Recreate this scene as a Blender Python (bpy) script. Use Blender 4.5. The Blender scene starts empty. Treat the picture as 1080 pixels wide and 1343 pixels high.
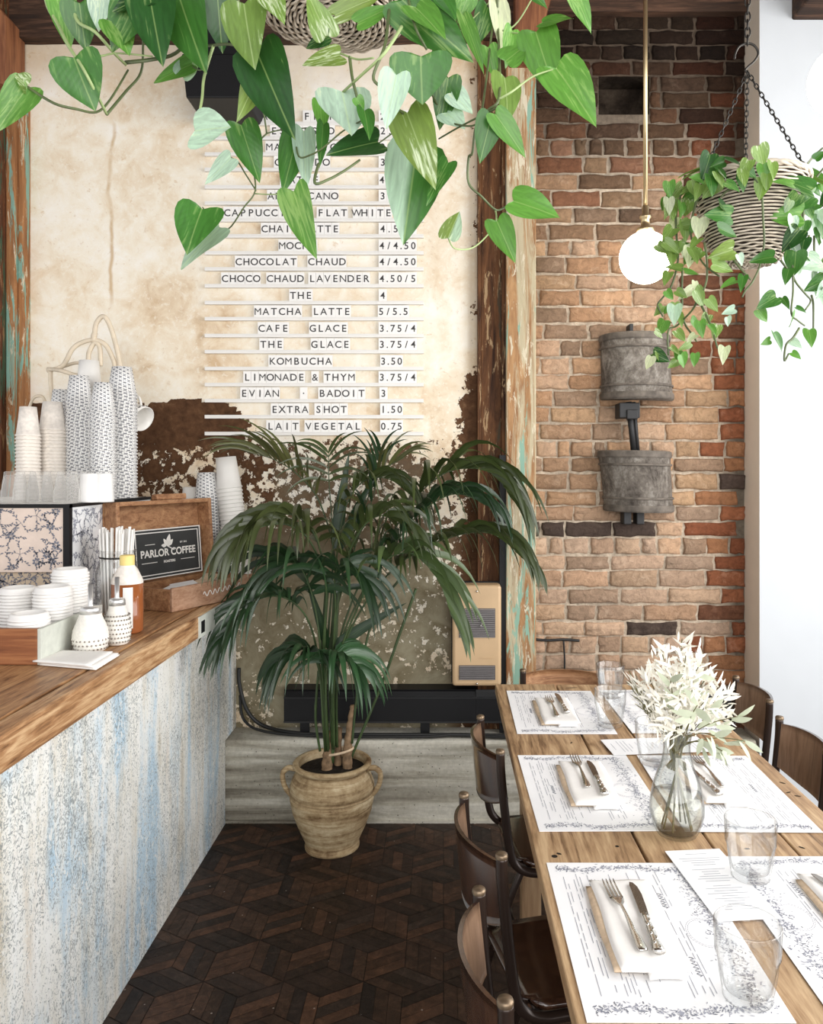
import bpy, math, random
from mathutils import Vector, Matrix, noise, Euler
PI = math.pi
rnd = random.Random(7)
scn = bpy.context.scene
COL = scn.collection

# ---------------------------------------------------------------- camera, world, light, exposure
FPX, VX, VY, EYE = 1030.0, 582.0, 615.0, 1.5
cam = bpy.data.cameras.new('camera')
cam_o = bpy.data.objects.new('camera', cam)
COL.objects.link(cam_o)
cam_o.location = (0, 0, EYE)
cam_o.rotation_euler = (PI / 2, 0, 0)
cam.sensor_fit = 'HORIZONTAL'
cam.sensor_width = 36.0
cam.lens = FPX / 1080 * 36
cam.shift_x = -(VX - 540) / 1080
cam.shift_y = (VY - 671.5) / 1080
cam.clip_start = 0.05
scn.camera = cam_o

world = bpy.data.worlds.new('world')
scn.world = world
world.use_nodes = True
bg = world.node_tree.nodes['Background']
bg.inputs[0].default_value = (0.95, 0.97, 1.0, 1)
bg.inputs[1].default_value = 0.75


def area(name, loc, rot, sx, sy, power, col):
    l = bpy.data.lights.new(name, 'AREA')
    l.shape = 'RECTANGLE'
    l.size, l.size_y, l.energy, l.color = sx, sy, power, col
    o = bpy.data.objects.new(name, l)
    COL.objects.link(o)
    o.location, o.rotation_euler = loc, rot
    return o


area('daylight_side_window', (2.7, 1.3, 2.0), (0, math.radians(80), 0), 2.6, 2.8, 95, (1.0, 0.98, 0.96))
area('daylight_storefront', (0.6, -2.2, 2.1), (math.radians(82), 0, 0), 4.2, 2.8, 105, (1.0, 0.98, 0.95))
scn.view_settings.view_transform = 'Standard'
scn.view_settings.look = 'None'
scn.view_settings.gamma = 1
scn.view_settings.exposure = 0.45


# ---------------------------------------------------------------- helpers
def P(px, py, d):
    """point at distance d in front of the camera's station, seen in the direction of a photo pixel"""
    return Vector(((px - VX) * d / FPX, d, EYE - (py - VY) * d / FPX))


class MB:
    def __init__(s):
        s.v, s.f, s.m, s.uv, s.c, s.sm = [], [], [], [], [], []

    def add(s, vs, fs, mat=0, uvs=None, col=(1, 1, 1), smooth=True):
        b = len(s.v)
        s.v += [Vector(x) for x in vs]
        s.uv += uvs if uvs else [(0.5, 0.5)] * len(vs)
        s.c += col if isinstance(col, list) else [col] * len(vs)
        for f in fs:
            s.f.append([b + i for i in f])
            s.m.append(mat)
            s.sm.append(smooth)
        return s

    def box(s, a, b, mat=0, col=(1, 1, 1)):
        x0, y0, z0 = a
        x1, y1, z1 = b
        vs = [(x0, y0, z0), (x1, y0, z0), (x1, y1, z0), (x0, y1, z0), (x0, y0, z1), (x1, y0, z1), (x1, y1, z1), (x0, y1, z1)]
        return s.add(vs, [(3, 2, 1, 0), (4, 5, 6, 7), (0, 1, 5, 4), (1, 2, 6, 5), (2, 3, 7, 6), (3, 0, 4, 7)], mat, None, col, False)

    def obox(s, o, u, v, w, mat=0, col=(1, 1, 1)):
        """box from corner o spanned by three vectors"""
        o, u, v, w = Vector(o), Vector(u), Vector(v), Vector(w)
        vs = [o, o + u, o + u + v, o + v, o + w, o + u + w, o + u + v + w, o + v + w]
        return s.add(vs, [(3, 2, 1, 0), (4, 5, 6, 7), (0, 1, 5, 4), (1, 2, 6, 5), (2, 3, 7, 6), (3, 0, 4, 7)], mat, None, col, False)

    def prism(s, poly, axis_vec, mat=0, col=(1, 1, 1)):
        n = len(poly)
        a = Vector(axis_vec)
        vs = [Vector(p) for p in poly] + [Vector(p) + a for p in poly]
        fs = [tuple(range(n))[::-1], tuple(range(n, 2 * n))] + [(i, (i + 1) % n, n + (i + 1) % n, n + i) for i in range(n)]
        return s.add(vs, fs, mat, None, col, False)

    def tube(s, pts, r, n=8, mat=0, closed=False, col=(1, 1, 1)):
        pts = [Vector(p) for p in pts]
        m = len(pts)
        rs = r if isinstance(r, (list, tuple)) else [r] * m
        up = Vector((0.13, 0.21, 1)).normalized()
        vs, fs, uvs = [], [], []
        prev = None
        for i, p in enumerate(pts):
            if closed:
                t = pts[(i + 1) % m] - pts[i - 1]
            else:
                t = pts[min(i + 1, m - 1)] - pts[max(i - 1, 0)]
            t = t.normalized() if t.length > 1e-9 else Vector((0, 0, 1))
            if prev is None:
                a = t.cross(up)
                if a.length < 1e-3:
                    a = t.cross(Vector((1, 0, 0)))
            else:
                a = prev - t * prev.dot(t)
            a.normalize()
            prev = a
            b = t.cross(a)
            for k in range(n):
                th = 2 * PI * k / n
                vs.append(p + (a * math.cos(th) + b * math.sin(th)) * rs[i])
                uvs.append((k / n, i / m))
        for i in range(m if closed else m - 1):
            j = (i + 1) % m
            for k in range(n):
                q = (k + 1) % n
                fs.append((i * n + k, i * n + q, j * n + q, j * n + k))
        if not closed:
            fs.append(tuple(range(n))[::-1])
            fs.append(tuple((m - 1) * n + k for k in range(n)))
        return s.add(vs, fs, mat, uvs, col)

    def lathe(s, prof, n=32, c=(0, 0, 0), mat=0, rmod=None, arc=None, col=(1, 1, 1), vlen=1.0):
        vs, fs, uvs = [], [], []
        m = len(prof)
        cnt = n if arc is None else n + 1
        L = [0]
        for i in range(1, m):
            L.append(L[-1] + math.hypot(prof[i][0] - prof[i - 1][0], prof[i][1] - prof[i - 1][1]))
        tot = L[-1] or 1
        for k in range(cnt):
            th = 2 * PI * k / n if arc is None else arc[0] + (arc[1] - arc[0]) * k / n
            for i, (r, z) in enumerate(prof):
                rr = r * (rmod(th, z, i) if rmod else 1)
                vs.append((c[0] + rr * math.cos(th), c[1] + rr * math.sin(th), c[2] + z))
                uvs.append((k / n, L[i] / tot))
        for k in range(n):
            q = (k + 1) % cnt
            for i in range(m - 1):
                fs.append((k * m + i, q * m + i, q * m + i + 1, k * m + i + 1))
        return s.add(vs, fs, mat, uvs, col)

    def sphere(s, c, r, nu=24, nv=14, mat=0, sq=(1, 1, 1), col=(1, 1, 1)):
        vs, fs = [], []
        c = Vector(c)
        for j in range(nv + 1):
            ph = PI * j / nv
            for i in range(nu):
                th = 2 * PI * i / nu
                vs.append(c + Vector((sq[0] * r * math.sin(ph) * math.cos(th), sq[1] * r * math.sin(ph) * math.sin(th), -sq[2] * r * math.cos(ph))))
        for j in range(nv):
            for i in range(nu):
                q = (i + 1) % nu
                fs.append((j * nu + i, j * nu + q, (j + 1) * nu + q, (j + 1) * nu + i))
        return s.add(vs, fs, mat, None, col)

    def grid(s, fn, nu, nv, mat=0, col=(1, 1, 1)):
        vs, fs, uvs = [], [], []
        for j in range(nv + 1):
            for i in range(nu + 1):
                vs.append(fn(i / nu, j / nv))
                uvs.append((i / nu, j / nv))
        w = nu + 1
        for j in range(nv):
            for i in range(nu):
                fs.append((j * w + i, j * w + i + 1, (j + 1) * w + i + 1, (j + 1) * w + i))
        return s.add(vs, fs, mat, uvs, col)

    def build(s, name, mats, parent=None, bevel=0, solid=0, sub=0, weld=False):
        me = bpy.data.meshes.new(name)
        off = Vector((0, 0, 0))
        p = parent
        while p is not None:
            off = off + p.location
            p = p.parent
        me.from_pydata([tuple(x - off) for x in s.v], [], s.f)
        mats = mats if isinstance(mats, (list, tuple)) else [mats]
        for m in mats:
            me.materials.append(m)
        me.polygons.foreach_set('material_index', s.m)
        me.polygons.foreach_set('use_smooth', s.sm)
        uvl = me.uv_layers.new(name='UVMap')
        ca = me.color_attributes.new('Col', 'FLOAT_COLOR', 'POINT')
        li = [0] * len(me.loops)
        me.loops.foreach_get('vertex_index', li)
        flat = []
        for i in li:
            flat += s.uv[i]
        uvl.data.foreach_set('uv', flat)
        cf = []
        for c in s.c:
            cf += [c[0], c[1], c[2], 1.0]
        ca.data.foreach_set('color', cf)
        me.update()
        o = bpy.data.objects.new(name, me)
        COL.objects.link(o)
        o.parent = parent
        if bevel:
            b = o.modifiers.new('bevel', 'BEVEL')
            b.width, b.segments, b.limit_method = bevel, 2, 'ANGLE'
            b.angle_limit = math.radians(50)
            b.harden_normals = False
        if solid:
            b = o.modifiers.new('solid', 'SOLIDIFY')
            b.thickness = solid
            b.offset = 0
        if sub:
            b = o.modifiers.new('sub', 'SUBSURF')
            b.levels = b.render_levels = sub
        return o


def smooth(pts, k=6, closed=False):
    pts = [Vector(p) for p in pts]
    n = len(pts)
    out = []
    for i in range(n if closed else n - 1):
        if closed:
            p0, p1, p2, p3 = pts[i - 1], pts[i], pts[(i + 1) % n], pts[(i + 2) % n]
        else:
            p0, p1, p2, p3 = pts[max(i - 1, 0)], pts[i], pts[i + 1], pts[min(i + 2, n - 1)]
        for j in range(k):
            t = j / k
            out.append(0.5 * ((2 * p1) + (p2 - p0) * t + (2 * p0 - 5 * p1 + 4 * p2 - p3) * t * t + (3 * p1 - p0 - 3 * p2 + p3) * t ** 3))
    if not closed:
        out.append(pts[-1])
    return out


def thing(name, label, cat, loc=(0, 0, 0), rotz=0, group=None):
    o = bpy.data.objects.new(name, None)
    o.empty_display_size = 0.05
    COL.objects.link(o)
    o.location = loc
    o.rotation_euler = (0, 0, rotz)
    return tag(o, label, cat, group)


def tag(o, label, cat, group=None):
    o['label'], o['category'] = label, cat
    if group:
        o['group'] = group
    return o


def struct(o):
    o['kind'] = 'structure'
    return o


def plabel(o, label):
    o['label'] = label
    return o


def dup(root, loc, rotz=None, label=None, group=None, rot=None):
    r = root.copy()
    COL.objects.link(r)
    r.location = loc
    if rotz is not None:
        r.rotation_euler = (0, 0, rotz)
    if rot is not None:
        r.rotation_euler = rot
    if label:
        r['label'] = label
    if group:
        r['group'] = group
    for ch in list(root.children):
        c = ch.copy()
        COL.objects.link(c)
        c.parent = r
        for g in list(ch.children):
            d = g.copy()
            COL.objects.link(d)
            d.parent = c
    return r


def unbevel_uv(o):
    return o


# ---------------------------------------------------------------- materials
class N:
    """small node-graph helper"""
    def __init__(s, name, rough=0.6, metal=0.0, spec=0.5):
        s.mat = bpy.data.materials.new(name)
        s.mat.use_nodes = True
        s.t = s.mat.node_tree
        s.b = s.t.nodes['Principled BSDF']
        s.b.inputs['Roughness'].default_value = rough
        s.b.inputs['Metallic'].default_value = metal
        s.b.inputs['Specular IOR Level'].default_value = spec
        s._tc = None

    def node(s, typ, **kw):
        n = s.t.nodes.new(typ)
        for k, v in kw.items():
            setattr(n, k, v)
        return n

    def link(s, a, b):
        s.t.links.new(a, b)

    def setin(s, sock, val):
        if isinstance(val, bpy.types.NodeSocket):
            s.link(val, sock)
        elif isinstance(val, (tuple, list)) and len(val) == 3 and sock.type == 'RGBA':
            sock.default_value = (*val, 1)
        else:
            sock.default_value = val

    def coord(s, kind='Object', scale=(1, 1, 1), rot=(0, 0, 0), loc=(0, 0, 0)):
        if s._tc is None:
            s._tc = s.node('ShaderNodeTexCoord')
        m = s.node('ShaderNodeMapping')
        m.inputs['Scale'].default_value = scale
        m.inputs['Rotation'].default_value = rot
        m.inputs['Location'].default_value = loc
        s.link(s._tc.outputs[kind], m.inputs[0])
        return m.outputs[0]

    def noise(s, vec, scale=5, detail=4, rough=0.55, dist=0.0, out='Fac'):
        n = s.node('ShaderNodeTexNoise')
        s.link(vec, n.inputs['Vector'])
        n.inputs['Scale'].default_value = scale
        n.inputs['Detail'].default_value = detail
        n.inputs['Roughness'].default_value = rough
        n.inputs['Distortion'].default_value = dist
        return n.outputs[out]

    def voro(s, vec, scale=5, feature='F1', out='Distance', rand=1.0):
        n = s.node('ShaderNodeTexVoronoi', feature=feature)
        s.link(vec, n.inputs['Vector'])
        n.inputs['Scale'].default_value = scale
        n.inputs['Randomness'].default_value = rand
        return n.outputs[out]

    def wave(s, vec, scale=5, dist=2, detail=2, typ='BANDS', dirn='X', dscale=1.0):
        n = s.node('ShaderNodeTexWave', wave_type=typ)
        if typ == 'BANDS':
            n.bands_direction = dirn
        s.link(vec, n.inputs['Vector'])
        n.inputs['Scale'].default_value = scale
        n.inputs['Distortion'].default_value = dist
        n.inputs['Detail'].default_value = detail
        n.inputs['Detail Scale'].default_value = dscale
        return n.outputs['Fac']

    def ramp(s, fac, stops, interp='LINEAR'):
        n = s.node('ShaderNodeValToRGB')
        n.color_ramp.interpolation = interp
        els = n.color_ramp.elements
        while len(els) < len(stops):
            els.new(0.5)
        for e, (p, c) in zip(els, stops):
            e.position = p
            e.color = (*c, 1) if isinstance(c, (tuple, list)) else (c, c, c, 1)
        s.setin(n.inputs[0], fac)
        return n.outputs[0]

    def mix(s, fac, a, b, mode='MIX'):
        n = s.node('ShaderNodeMix', data_type='RGBA', blend_type=mode)
        s.setin(n.inputs['Factor'], fac)
        s.setin(n.inputs[6], a)
        s.setin(n.inputs[7], b)
        return n.outputs[2]

    def math(s, op, a, b=0.0, clamp=False):
        n = s.node('ShaderNodeMath', operation=op, use_clamp=clamp)
        s.setin(n.inputs[0], a)
        s.setin(n.inputs[1], b)
        return n.outputs[0]

    def attr(s, name='Col', out='Color'):
        n = s.node('ShaderNodeAttribute', attribute_name=name)
        return n.outputs[out]

    def sep(s, vec):
        n = s.node('ShaderNodeSeparateXYZ')
        s.link(vec, n.inputs[0])
        return n.outputs

    def color(s, c):
        s.setin(s.b.inputs['Base Color'], c)
        return s

    def rough(s, r):
        s.setin(s.b.inputs['Roughness'], r)
        return s

    def bump(s, h, strength=0.3, dist=0.01):
        n = s.node('ShaderNodeBump')
        n.inputs['Strength'].default_value = strength
        n.inputs['Distance'].default_value = dist
        s.setin(n.inputs['Height'], h)
        s.link(n.outputs[0], s.b.inputs['Normal'])
        return s


def plain(name, c, rough=0.6, metal=0.0, var=0.08, scale=18, spec=0.5, bump=0.0):
    n = N(name, rough, metal, spec)
    f = n.noise(n.coord(), scale, 4)
    lo = tuple(max(0, x * (1 - var)) for x in c)
    hi = tuple(min(1, x * (1 + var)) for x in c)
    n.color(n.ramp(f, [(0.3, lo), (0.7, hi)]))
    if bump:
        n.bump(f, bump, 0.004)
    return n.mat


def wood(name, dark, mid, light, axis='Y', scale=1.0, rough=0.5, bump=0.25, spec=0.4):
    n = N(name, rough, 0, spec)
    st = {'X': (1.2, 14, 14), 'Y': (14, 1.2, 14), 'Z': (14, 14, 1.2)}[axis]
    v = n.coord('Object', tuple(a * scale for a in st))
    g1 = n.noise(v, 1.2, 5, 0.6, 1.4)
    v2 = n.coord('Object', tuple(a * scale * 3.2 for a in st))
    g2 = n.noise(v2, 2.0, 4, 0.6, 0.5)
    big = n.noise(n.coord('Object', (1.5, 1.5, 1.5)), 1.6 * scale, 3)
    f = n.math('ADD', n.math('MULTIPLY', g1, 0.6), n.math('ADD', n.math('MULTIPLY', g2, 0.28), n.math('MULTIPLY', big, 0.22)))
    n.color(n.ramp(f, [(0.40, dark), (0.53, mid), (0.66, light)]))
    n.bump(f, bump, 0.004)
    return n.mat


def emis(name, c, strength):
    n = N(name)
    n.color(c)
    n.setin(n.b.inputs['Emission Color'], c)
    n.b.inputs['Emission Strength'].default_value = strength
    return n.mat


def glassm(name, c=(0.985, 0.99, 0.99), rough=0.02, ior=1.5, edge=0.55):
    """thin clear glass: lets light straight through, mirrors it towards grazing angles"""
    n = N(name, rough)
    out = n.t.nodes['Material Output']
    tr = n.node('ShaderNodeBsdfTransparent')
    gl = n.node('ShaderNodeBsdfGlossy')
    gl.inputs['Roughness'].default_value = rough
    gl.inputs[0].default_value = (1, 1, 1, 1)
    lw = n.node('ShaderNodeLayerWeight')
    lw.inputs['Blend'].default_value = 0.5
    n.setin(tr.inputs[0], n.ramp(lw.outputs['Facing'], [(0.0, c), (0.55, tuple(x * .97 for x in c)), (0.82, tuple(x * .80 for x in c)), (1.0, tuple(x * .30 for x in c))]))
    f = n.ramp(lw.outputs['Facing'], [(0.0, 0.05), (0.55, 0.09), (0.85, edge * .45), (1.0, edge)])
    ms = n.node('ShaderNodeMixShader')
    n.link(f, ms.inputs[0])
    n.link(tr.outputs[0], ms.inputs[1])
    n.link(gl.outputs[0], ms.inputs[2])
    n.link(ms.outputs[0], out.inputs['Surface'])
    return n.mat


def m_attr_wall():
    """peeling plaster: attribute R = how much cream coat is left, G = undercoat dark brown .. olive, B = stain"""
    n = N('peeling_plaster', 0.85, 0, 0.2)
    a = n.node('ShaderNodeSeparateColor')
    n.link(n.attr(), a.inputs[0])
    v = n.coord()
    big = n.noise(v, 2.2, 5, 0.6)
    mid = n.noise(v, 9, 6, 0.65, 0.6)
    fine = n.noise(v, 30, 7, 0.66, 0.25)
    cream = n.ramp(n.math('ADD', n.math('MULTIPLY', big, 0.55), n.math('MULTIPLY', mid, 0.45)),
                   [(0.34, (0.64, 0.47, 0.30)), (0.43, (0.80, 0.67, 0.50)), (0.52, (0.88, 0.80, 0.66)), (0.64, (0.93, 0.89, 0.81))])
    flk = n.noise(v, 48, 6, 0.7, 0.5)
    cream = n.mix(n.math('MULTIPLY', n.ramp(flk, [(0.56, 0.0), (0.62, 1.0)]), 0.40), cream, (0.95, 0.91, 0.83))
    cream = n.mix(n.math('MULTIPLY', n.ramp(flk, [(0.34, 1.0), (0.40, 0.0)]), 0.35), cream, (0.60, 0.43, 0.27))
    sx, sy, sz = n.sep(v)
    run = n.math('ABSOLUTE', n.math('ADD', sx, n.math('ADD', n.math('MULTIPLY', n.noise(n.coord('Object', (0.1, 0.1, 4)), 1.0, 3), 0.09), 1.437)))
    zone = n.math('MULTIPLY', n.ramp(n.math('SUBTRACT', sz, 2.2), [(0.0, 0.0), (0.1, 1.0)]), n.ramp(n.math('SUBTRACT', sz, 2.2), [(0.75, 1.0), (0.9, 0.0)]))
    cream = n.mix(n.math('MULTIPLY', n.math('MULTIPLY', n.ramp(run, [(0.002, 0.8), (0.012, 0.0)]), zone), n.ramp(mid, [(0.4, 0.3), (0.55, 1.0)])), cream, (0.55, 0.36, 0.17))
    spots = n.ramp(n.noise(v, 21, 3, 0.7, 0.3), [(0.27, 1.0), (0.33, 0.0)])
    cream = n.mix(n.math('MULTIPLY', spots, 0.45), cream, (0.62, 0.42, 0.22))
    brown = n.ramp(fine, [(0.3, (0.050, 0.022, 0.010)), (0.6, (0.115, 0.055, 0.026)), (0.8, (0.22, 0.13, 0.07))])
    olive = n.ramp(mid, [(0.35, (0.19, 0.15, 0.085)), (0.65, (0.36, 0.32, 0.22))])
    under = n.mix(a.outputs[1], brown, olive)
    comb = n.math('ADD', n.math('MULTIPLY', fine, 0.62), n.math('MULTIPLY', mid, 0.38))
    # cream where comb < density (mapped)
    dens = n.math('ADD', n.math('MULTIPLY', a.outputs[0], 0.56), 0.22)
    mask = n.math('MULTIPLY', n.math('SUBTRACT', dens, comb), 90, False)
    mask = n.math('ADD', mask, 0.5, True)
    stain = n.mix(n.math('MULTIPLY', a.outputs[2], n.math('ADD', n.math('MULTIPLY', mid, 1.4), 0.0, True)), cream, (0.47, 0.30, 0.13))
    n.color(n.mix(mask, under, stain))
    h = n.math('ADD', n.math('MULTIPLY', mask, 0.5), n.math('MULTIPLY', fine, 0.3))
    n.bump(h, 0.5, 0.006)
    return n.mat


def m_brick():
    n = N('old_brick', 0.9, 0, 0.15)
    v = n.coord()
    f = n.noise(v, 40, 6, 0.7, 0.6)
    g = n.noise(v, 12, 4, 0.6, 0.5)
    c = n.mix(1.0, n.attr(), n.ramp(f, [(0.25, 0.55), (0.5, 0.95), (0.75, 1.25)]), 'MULTIPLY')
    lime = n.ramp(n.math('ADD', n.math('MULTIPLY', g, 0.6), n.math('MULTIPLY', f, 0.4)), [(0.55, 0.0), (0.66, 1.0)])
    lum = n.math('MULTIPLY', n.attr('Col', 'Fac'), 3.2, True)
    c = n.mix(n.math('MULTIPLY', n.math('MULTIPLY', lime, lum), 0.34), c, (0.62, 0.49, 0.37))
    n.color(c)
    n.bump(f, 0.7, 0.012)
    return n.mat


def m_mortar():
    n = N('lime_mortar', 0.95, 0, 0.1)
    f = n.noise(n.coord(), 45, 5, 0.7)
    g = n.noise(n.coord(), 6, 4, 0.7)
    c = n.mix(1.0, n.attr(), n.ramp(f, [(0.3, 0.6), (0.7, 1.15)]), 'MULTIPLY')
    n.color(n.mix(n.ramp(g, [(0.42, 0.0), (0.6, 0.35)]), c, (0.12, 0.09, 0.065)))
    n.bump(f, 0.7, 0.01)
    return n.mat


def m_painted_timber(name, c1, c2, paint, thr, axis='Z', flake=(0.74, 0.66, 0.50), second=None):
    """old timber with scraps of paint left"""
    n = N(name, 0.75, 0, 0.25)
    v = n.coord('Object', (10, 10, 1.3))
    g = n.noise(v, 1.5, 6, 0.65, 1.8)
    g2 = n.noise(n.coord('Object', (34, 34, 4)), 1.5, 4, 0.6, 0.5)
    base = n.ramp(n.math('ADD', n.math('MULTIPLY', g, 0.65), n.math('MULTIPLY', g2, 0.35)), [(0.36, c1), (0.62, c2)])
    pm = n.noise(n.coord('Object', (16, 16, 1.5)), 1.0, 6, 0.7, 1.2)
    if second:
        qm = n.noise(n.coord('Object', (16, 16, 1.2), (0, 0, 0), (5, 2, 3)), 1.0, 6, 0.7, 1.2)
        base = n.mix(n.ramp(qm, [(0.47, 0.0), (0.55, 0.85)]), base, second)
    base = n.mix(n.ramp(pm, [(thr, 0.0), (thr + 0.03, 1.0)]), base, paint)
    fm = n.noise(n.coord('Object', (34, 34, 5.0), (0, 0, 0), (3, 1, 7)), 1.3, 6, 0.72, 0.7)
    base = n.mix(n.ramp(fm, [(0.575, 0.0), (0.60, 0.85)]), base, flake)
    n.color(base)
    n.bump(g, 0.5, 0.008)
    return n.mat


def m_counter_front():
    n = N('marbled_paper_panel', 0.55, 0, 0.35)
    v = n.coord('Object', (1, 6.0, 0.9))
    streak = n.noise(v, 2.0, 5, 0.6, 0.4)
    v2 = n.coord('Object', (1, 3.5, 0.7), (0, 0, 0), (0, 2, 5))
    blue = n.noise(v2, 2.0, 4, 0.6, 0.3)
    c = n.ramp(streak, [(0.30, (0.58, 0.53, 0.43)), (0.42, (0.78, 0.76, 0.69)), (0.53, (0.88, 0.88, 0.84)), (0.72, (0.92, 0.93, 0.92))])
    c = n.mix(n.math('MULTIPLY', n.ramp(blue, [(0.46, 0.0), (0.62, 1.0)]), 0.75), c, (0.42, 0.63, 0.80))
    tan = n.noise(n.coord('Object', (1, 5.0, 0.8), (0, 0, 0), (0, 9, 1)), 1.8, 4, 0.6)
    c = n.mix(n.math('MULTIPLY', n.ramp(tan, [(0.57, 0.0), (0.70, 1.0)]), 0.40), c, (0.60, 0.45, 0.30))
    fleck = n.noise(n.coord('Object', (1, 52, 46)), 1.0, 3, 0.7, 3.2)
    where = n.noise(n.coord('Object', (1, 3.0, 1.6), (0, 0, 0), (0, 4, 3)), 1.7, 4, 0.6)
    fl = n.ramp(n.math('ADD', fleck, n.math('MULTIPLY', n.math('SUBTRACT', where, 0.5), 0.34)), [(0.535, 0.0), (0.59, 1.0)])
    c = n.mix(n.math('MULTIPLY', fl, 0.72), c, (0.15, 0.18, 0.19))
    wf = n.noise(n.coord('Object', (1, 50, 30), (0, 0, 0), (0, 5, 9)), 1.0, 3, 0.7, 1.5)
    c = n.mix(n.math('MULTIPLY', n.ramp(wf, [(0.56, 0.0), (0.61, 1.0)]), 0.8), c, (0.90, 0.90, 0.87))
    n.color(c)
    n.bump(fleck, 0.3, 0.003)
    return n.mat


def m_floor():
    n = N('dark_parquet', 0.55, 0, 0.35)
    v = n.coord()
    f = n.noise(v, 26, 5, 0.7, 0.8)
    sc = n.noise(v, 5, 6, 0.7, 0.6)
    c = n.mix(1.0, n.attr(), n.ramp(f, [(0.25, 0.35), (0.5, 0.75), (0.75, 1.5)]), 'MULTIPLY')
    c = n.mix(n.ramp(sc, [(0.50, 0.0), (0.72, 0.55)]), c, (0.060, 0.036, 0.026))
    speck = n.voro(v, 16, 'F1')
    c = n.mix(n.ramp(speck, [(0.030, 0.7), (0.055, 0.0)]), c, (0.35, 0.30, 0.26))
    n.color(c)
    n.rough(n.ramp(sc, [(0.3, 0.42), (0.7, 0.7)]))
    n.bump(f, 0.25, 0.004)
    return n.mat


def m_concrete():
    n = N('rough_concrete', 0.9, 0, 0.2)
    v = n.coord()
    f = n.noise(v, 55, 5, 0.7)
    lay = n.noise(n.coord('Object', (0.7, 1, 9)), 1.4, 5, 0.6, 0.5)
    c = n.ramp(lay, [(0.34, (0.15, 0.13, 0.10)), (0.48, (0.38, 0.355, 0.29)), (0.64, (0.60, 0.575, 0.50))])
    pits = n.voro(v, 42, 'F1')
    c = n.mix(n.ramp(pits, [(0.07, 0.8), (0.13, 0.0)]), c, (0.10, 0.09, 0.075))
    c = n.mix(1.0, c, n.ramp(f, [(0.3, 0.8), (0.7, 1.1)]), 'MULTIPLY')
    n.color(c)
    n.bump(n.math('ADD', n.math('MULTIPLY', lay, 0.8), n.math('MULTIPLY', n.ramp(pits, [(0.06, 0.0), (0.13, 1.0)]), 0.5)), 0.6, 0.012)
    return n.mat


def m_leaf(name, rough=0.32, vari=0.5, vein=(0.42, 0.60, 0.22), pale=(0.62, 0.75, 0.46), transl=0.25):
    n = N(name, rough, 0, 0.5)
    uv = n.coord('UV')
    x, y, z = n.sep(uv)
    u = n.math('ABSOLUTE', n.math('SUBTRACT', x, 0.5))
    mid = n.ramp(u, [(0.006, 1.0), (0.020, 0.0)])
    wob = n.noise(n.coord('UV', (9, 2.2, 1)), 1.0, 4, 0.6, 0.8)
    ob = n.noise(n.coord('Object', (7, 7, 7)), 1.0, 2, 0.5)
    c = n.mix(1.0, n.attr(), n.ramp(wob, [(0.3, 0.75), (0.7, 1.2)]), 'MULTIPLY')
    pm = n.ramp(n.math('ADD', n.math('MULTIPLY', wob, 0.5), n.math('MULTIPLY', ob, 0.5)), [(0.56, 0.0), (0.63, 1.0)])
    c = n.mix(n.math('MULTIPLY', pm, vari), c, pale)
    c = n.mix(n.math('MULTIPLY', mid, 0.42), c, vein)
    n.color(c)
    # lateral veins
    vv = n.math('SINE', n.math('MULTIPLY', n.math('SUBTRACT', y, n.math('MULTIPLY', u, 0.9)), 55.0))
    n.bump(vv, 0.035, 0.002)
    if transl:
        tr = n.node('ShaderNodeBsdfTranslucent')
        n.setin(tr.inputs[0], n.mix(1.0, c, (1.0, 1.15, 0.55), 'MULTIPLY'))
        ms = n.node('ShaderNodeMixShader')
        ms.inputs[0].default_value = transl
        out = n.t.nodes['Material Output']
        n.link(n.b.outputs[0], ms.inputs[1])
        n.link(tr.outputs[0], ms.inputs[2])
        n.link(ms.outputs[0], out.inputs['Surface'])
    return n.mat


def m_floral(name, ground, ink, sc, sparse):
    n = N(name, 0.6, 0, 0.3)
    v = n.coord('Object')
    cl = n.noise(v, sc * 0.45, 3, 0.6, 0.3)
    fine = n.noise(v, sc * 4.0, 4, 0.75, 2.2)
    pet = n.voro(v, sc * 3.0, 'DISTANCE_TO_EDGE')
    m = n.ramp(n.math('ADD', cl, n.math('MULTIPLY', n.math('SUBTRACT', fine, 0.5), 0.75)), [(sparse, 0.0), (sparse + 0.03, 1.0)])
    m = n.math('MULTIPLY', m, n.ramp(pet, [(0.04, 0.15), (0.10, 1.0)]))
    stem = n.noise(n.coord('Object', (1, 1, 1), (0.4, 0.9, 0.3)), sc * 1.3, 2, 0.5, 3.5)
    st = n.ramp(n.math('ABSOLUTE', n.math('SUBTRACT', stem, 0.5)), [(0.004, 0.55), (0.012, 0.0)])
    n.color(n.mix(n.math('MAXIMUM', m, st), ground, ink))
    return n.mat


def m_cup_print():
    n = N('printed_paper_cup', 0.55, 0, 0.3)
    x, y, z = n.sep(n.coord('UV'))
    a = n.math('SINE', n.math('MULTIPLY', x, 2 * PI * 9))
    b = n.math('SINE', n.math('MULTIPLY', y, 2 * PI * 11))
    p = n.math('MULTIPLY', a, b)
    a2 = n.math('SINE', n.math('MULTIPLY', x, 2 * PI * 18))
    b2 = n.math('SINE', n.math('MULTIPLY', y, 2 * PI * 22))
    q = n.math('MULTIPLY', a2, b2)
    m = n.math('MAXIMUM', n.ramp(p, [(0.45, 0.0), (0.52, 1.0)]), n.ramp(q, [(0.52, 0.0), (0.60, 1.0)]))
    n.color(n.mix(n.math('MULTIPLY', m, 0.85), (0.86, 0.85, 0.83), (0.05, 0.06, 0.09)))
    return n.mat


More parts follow.
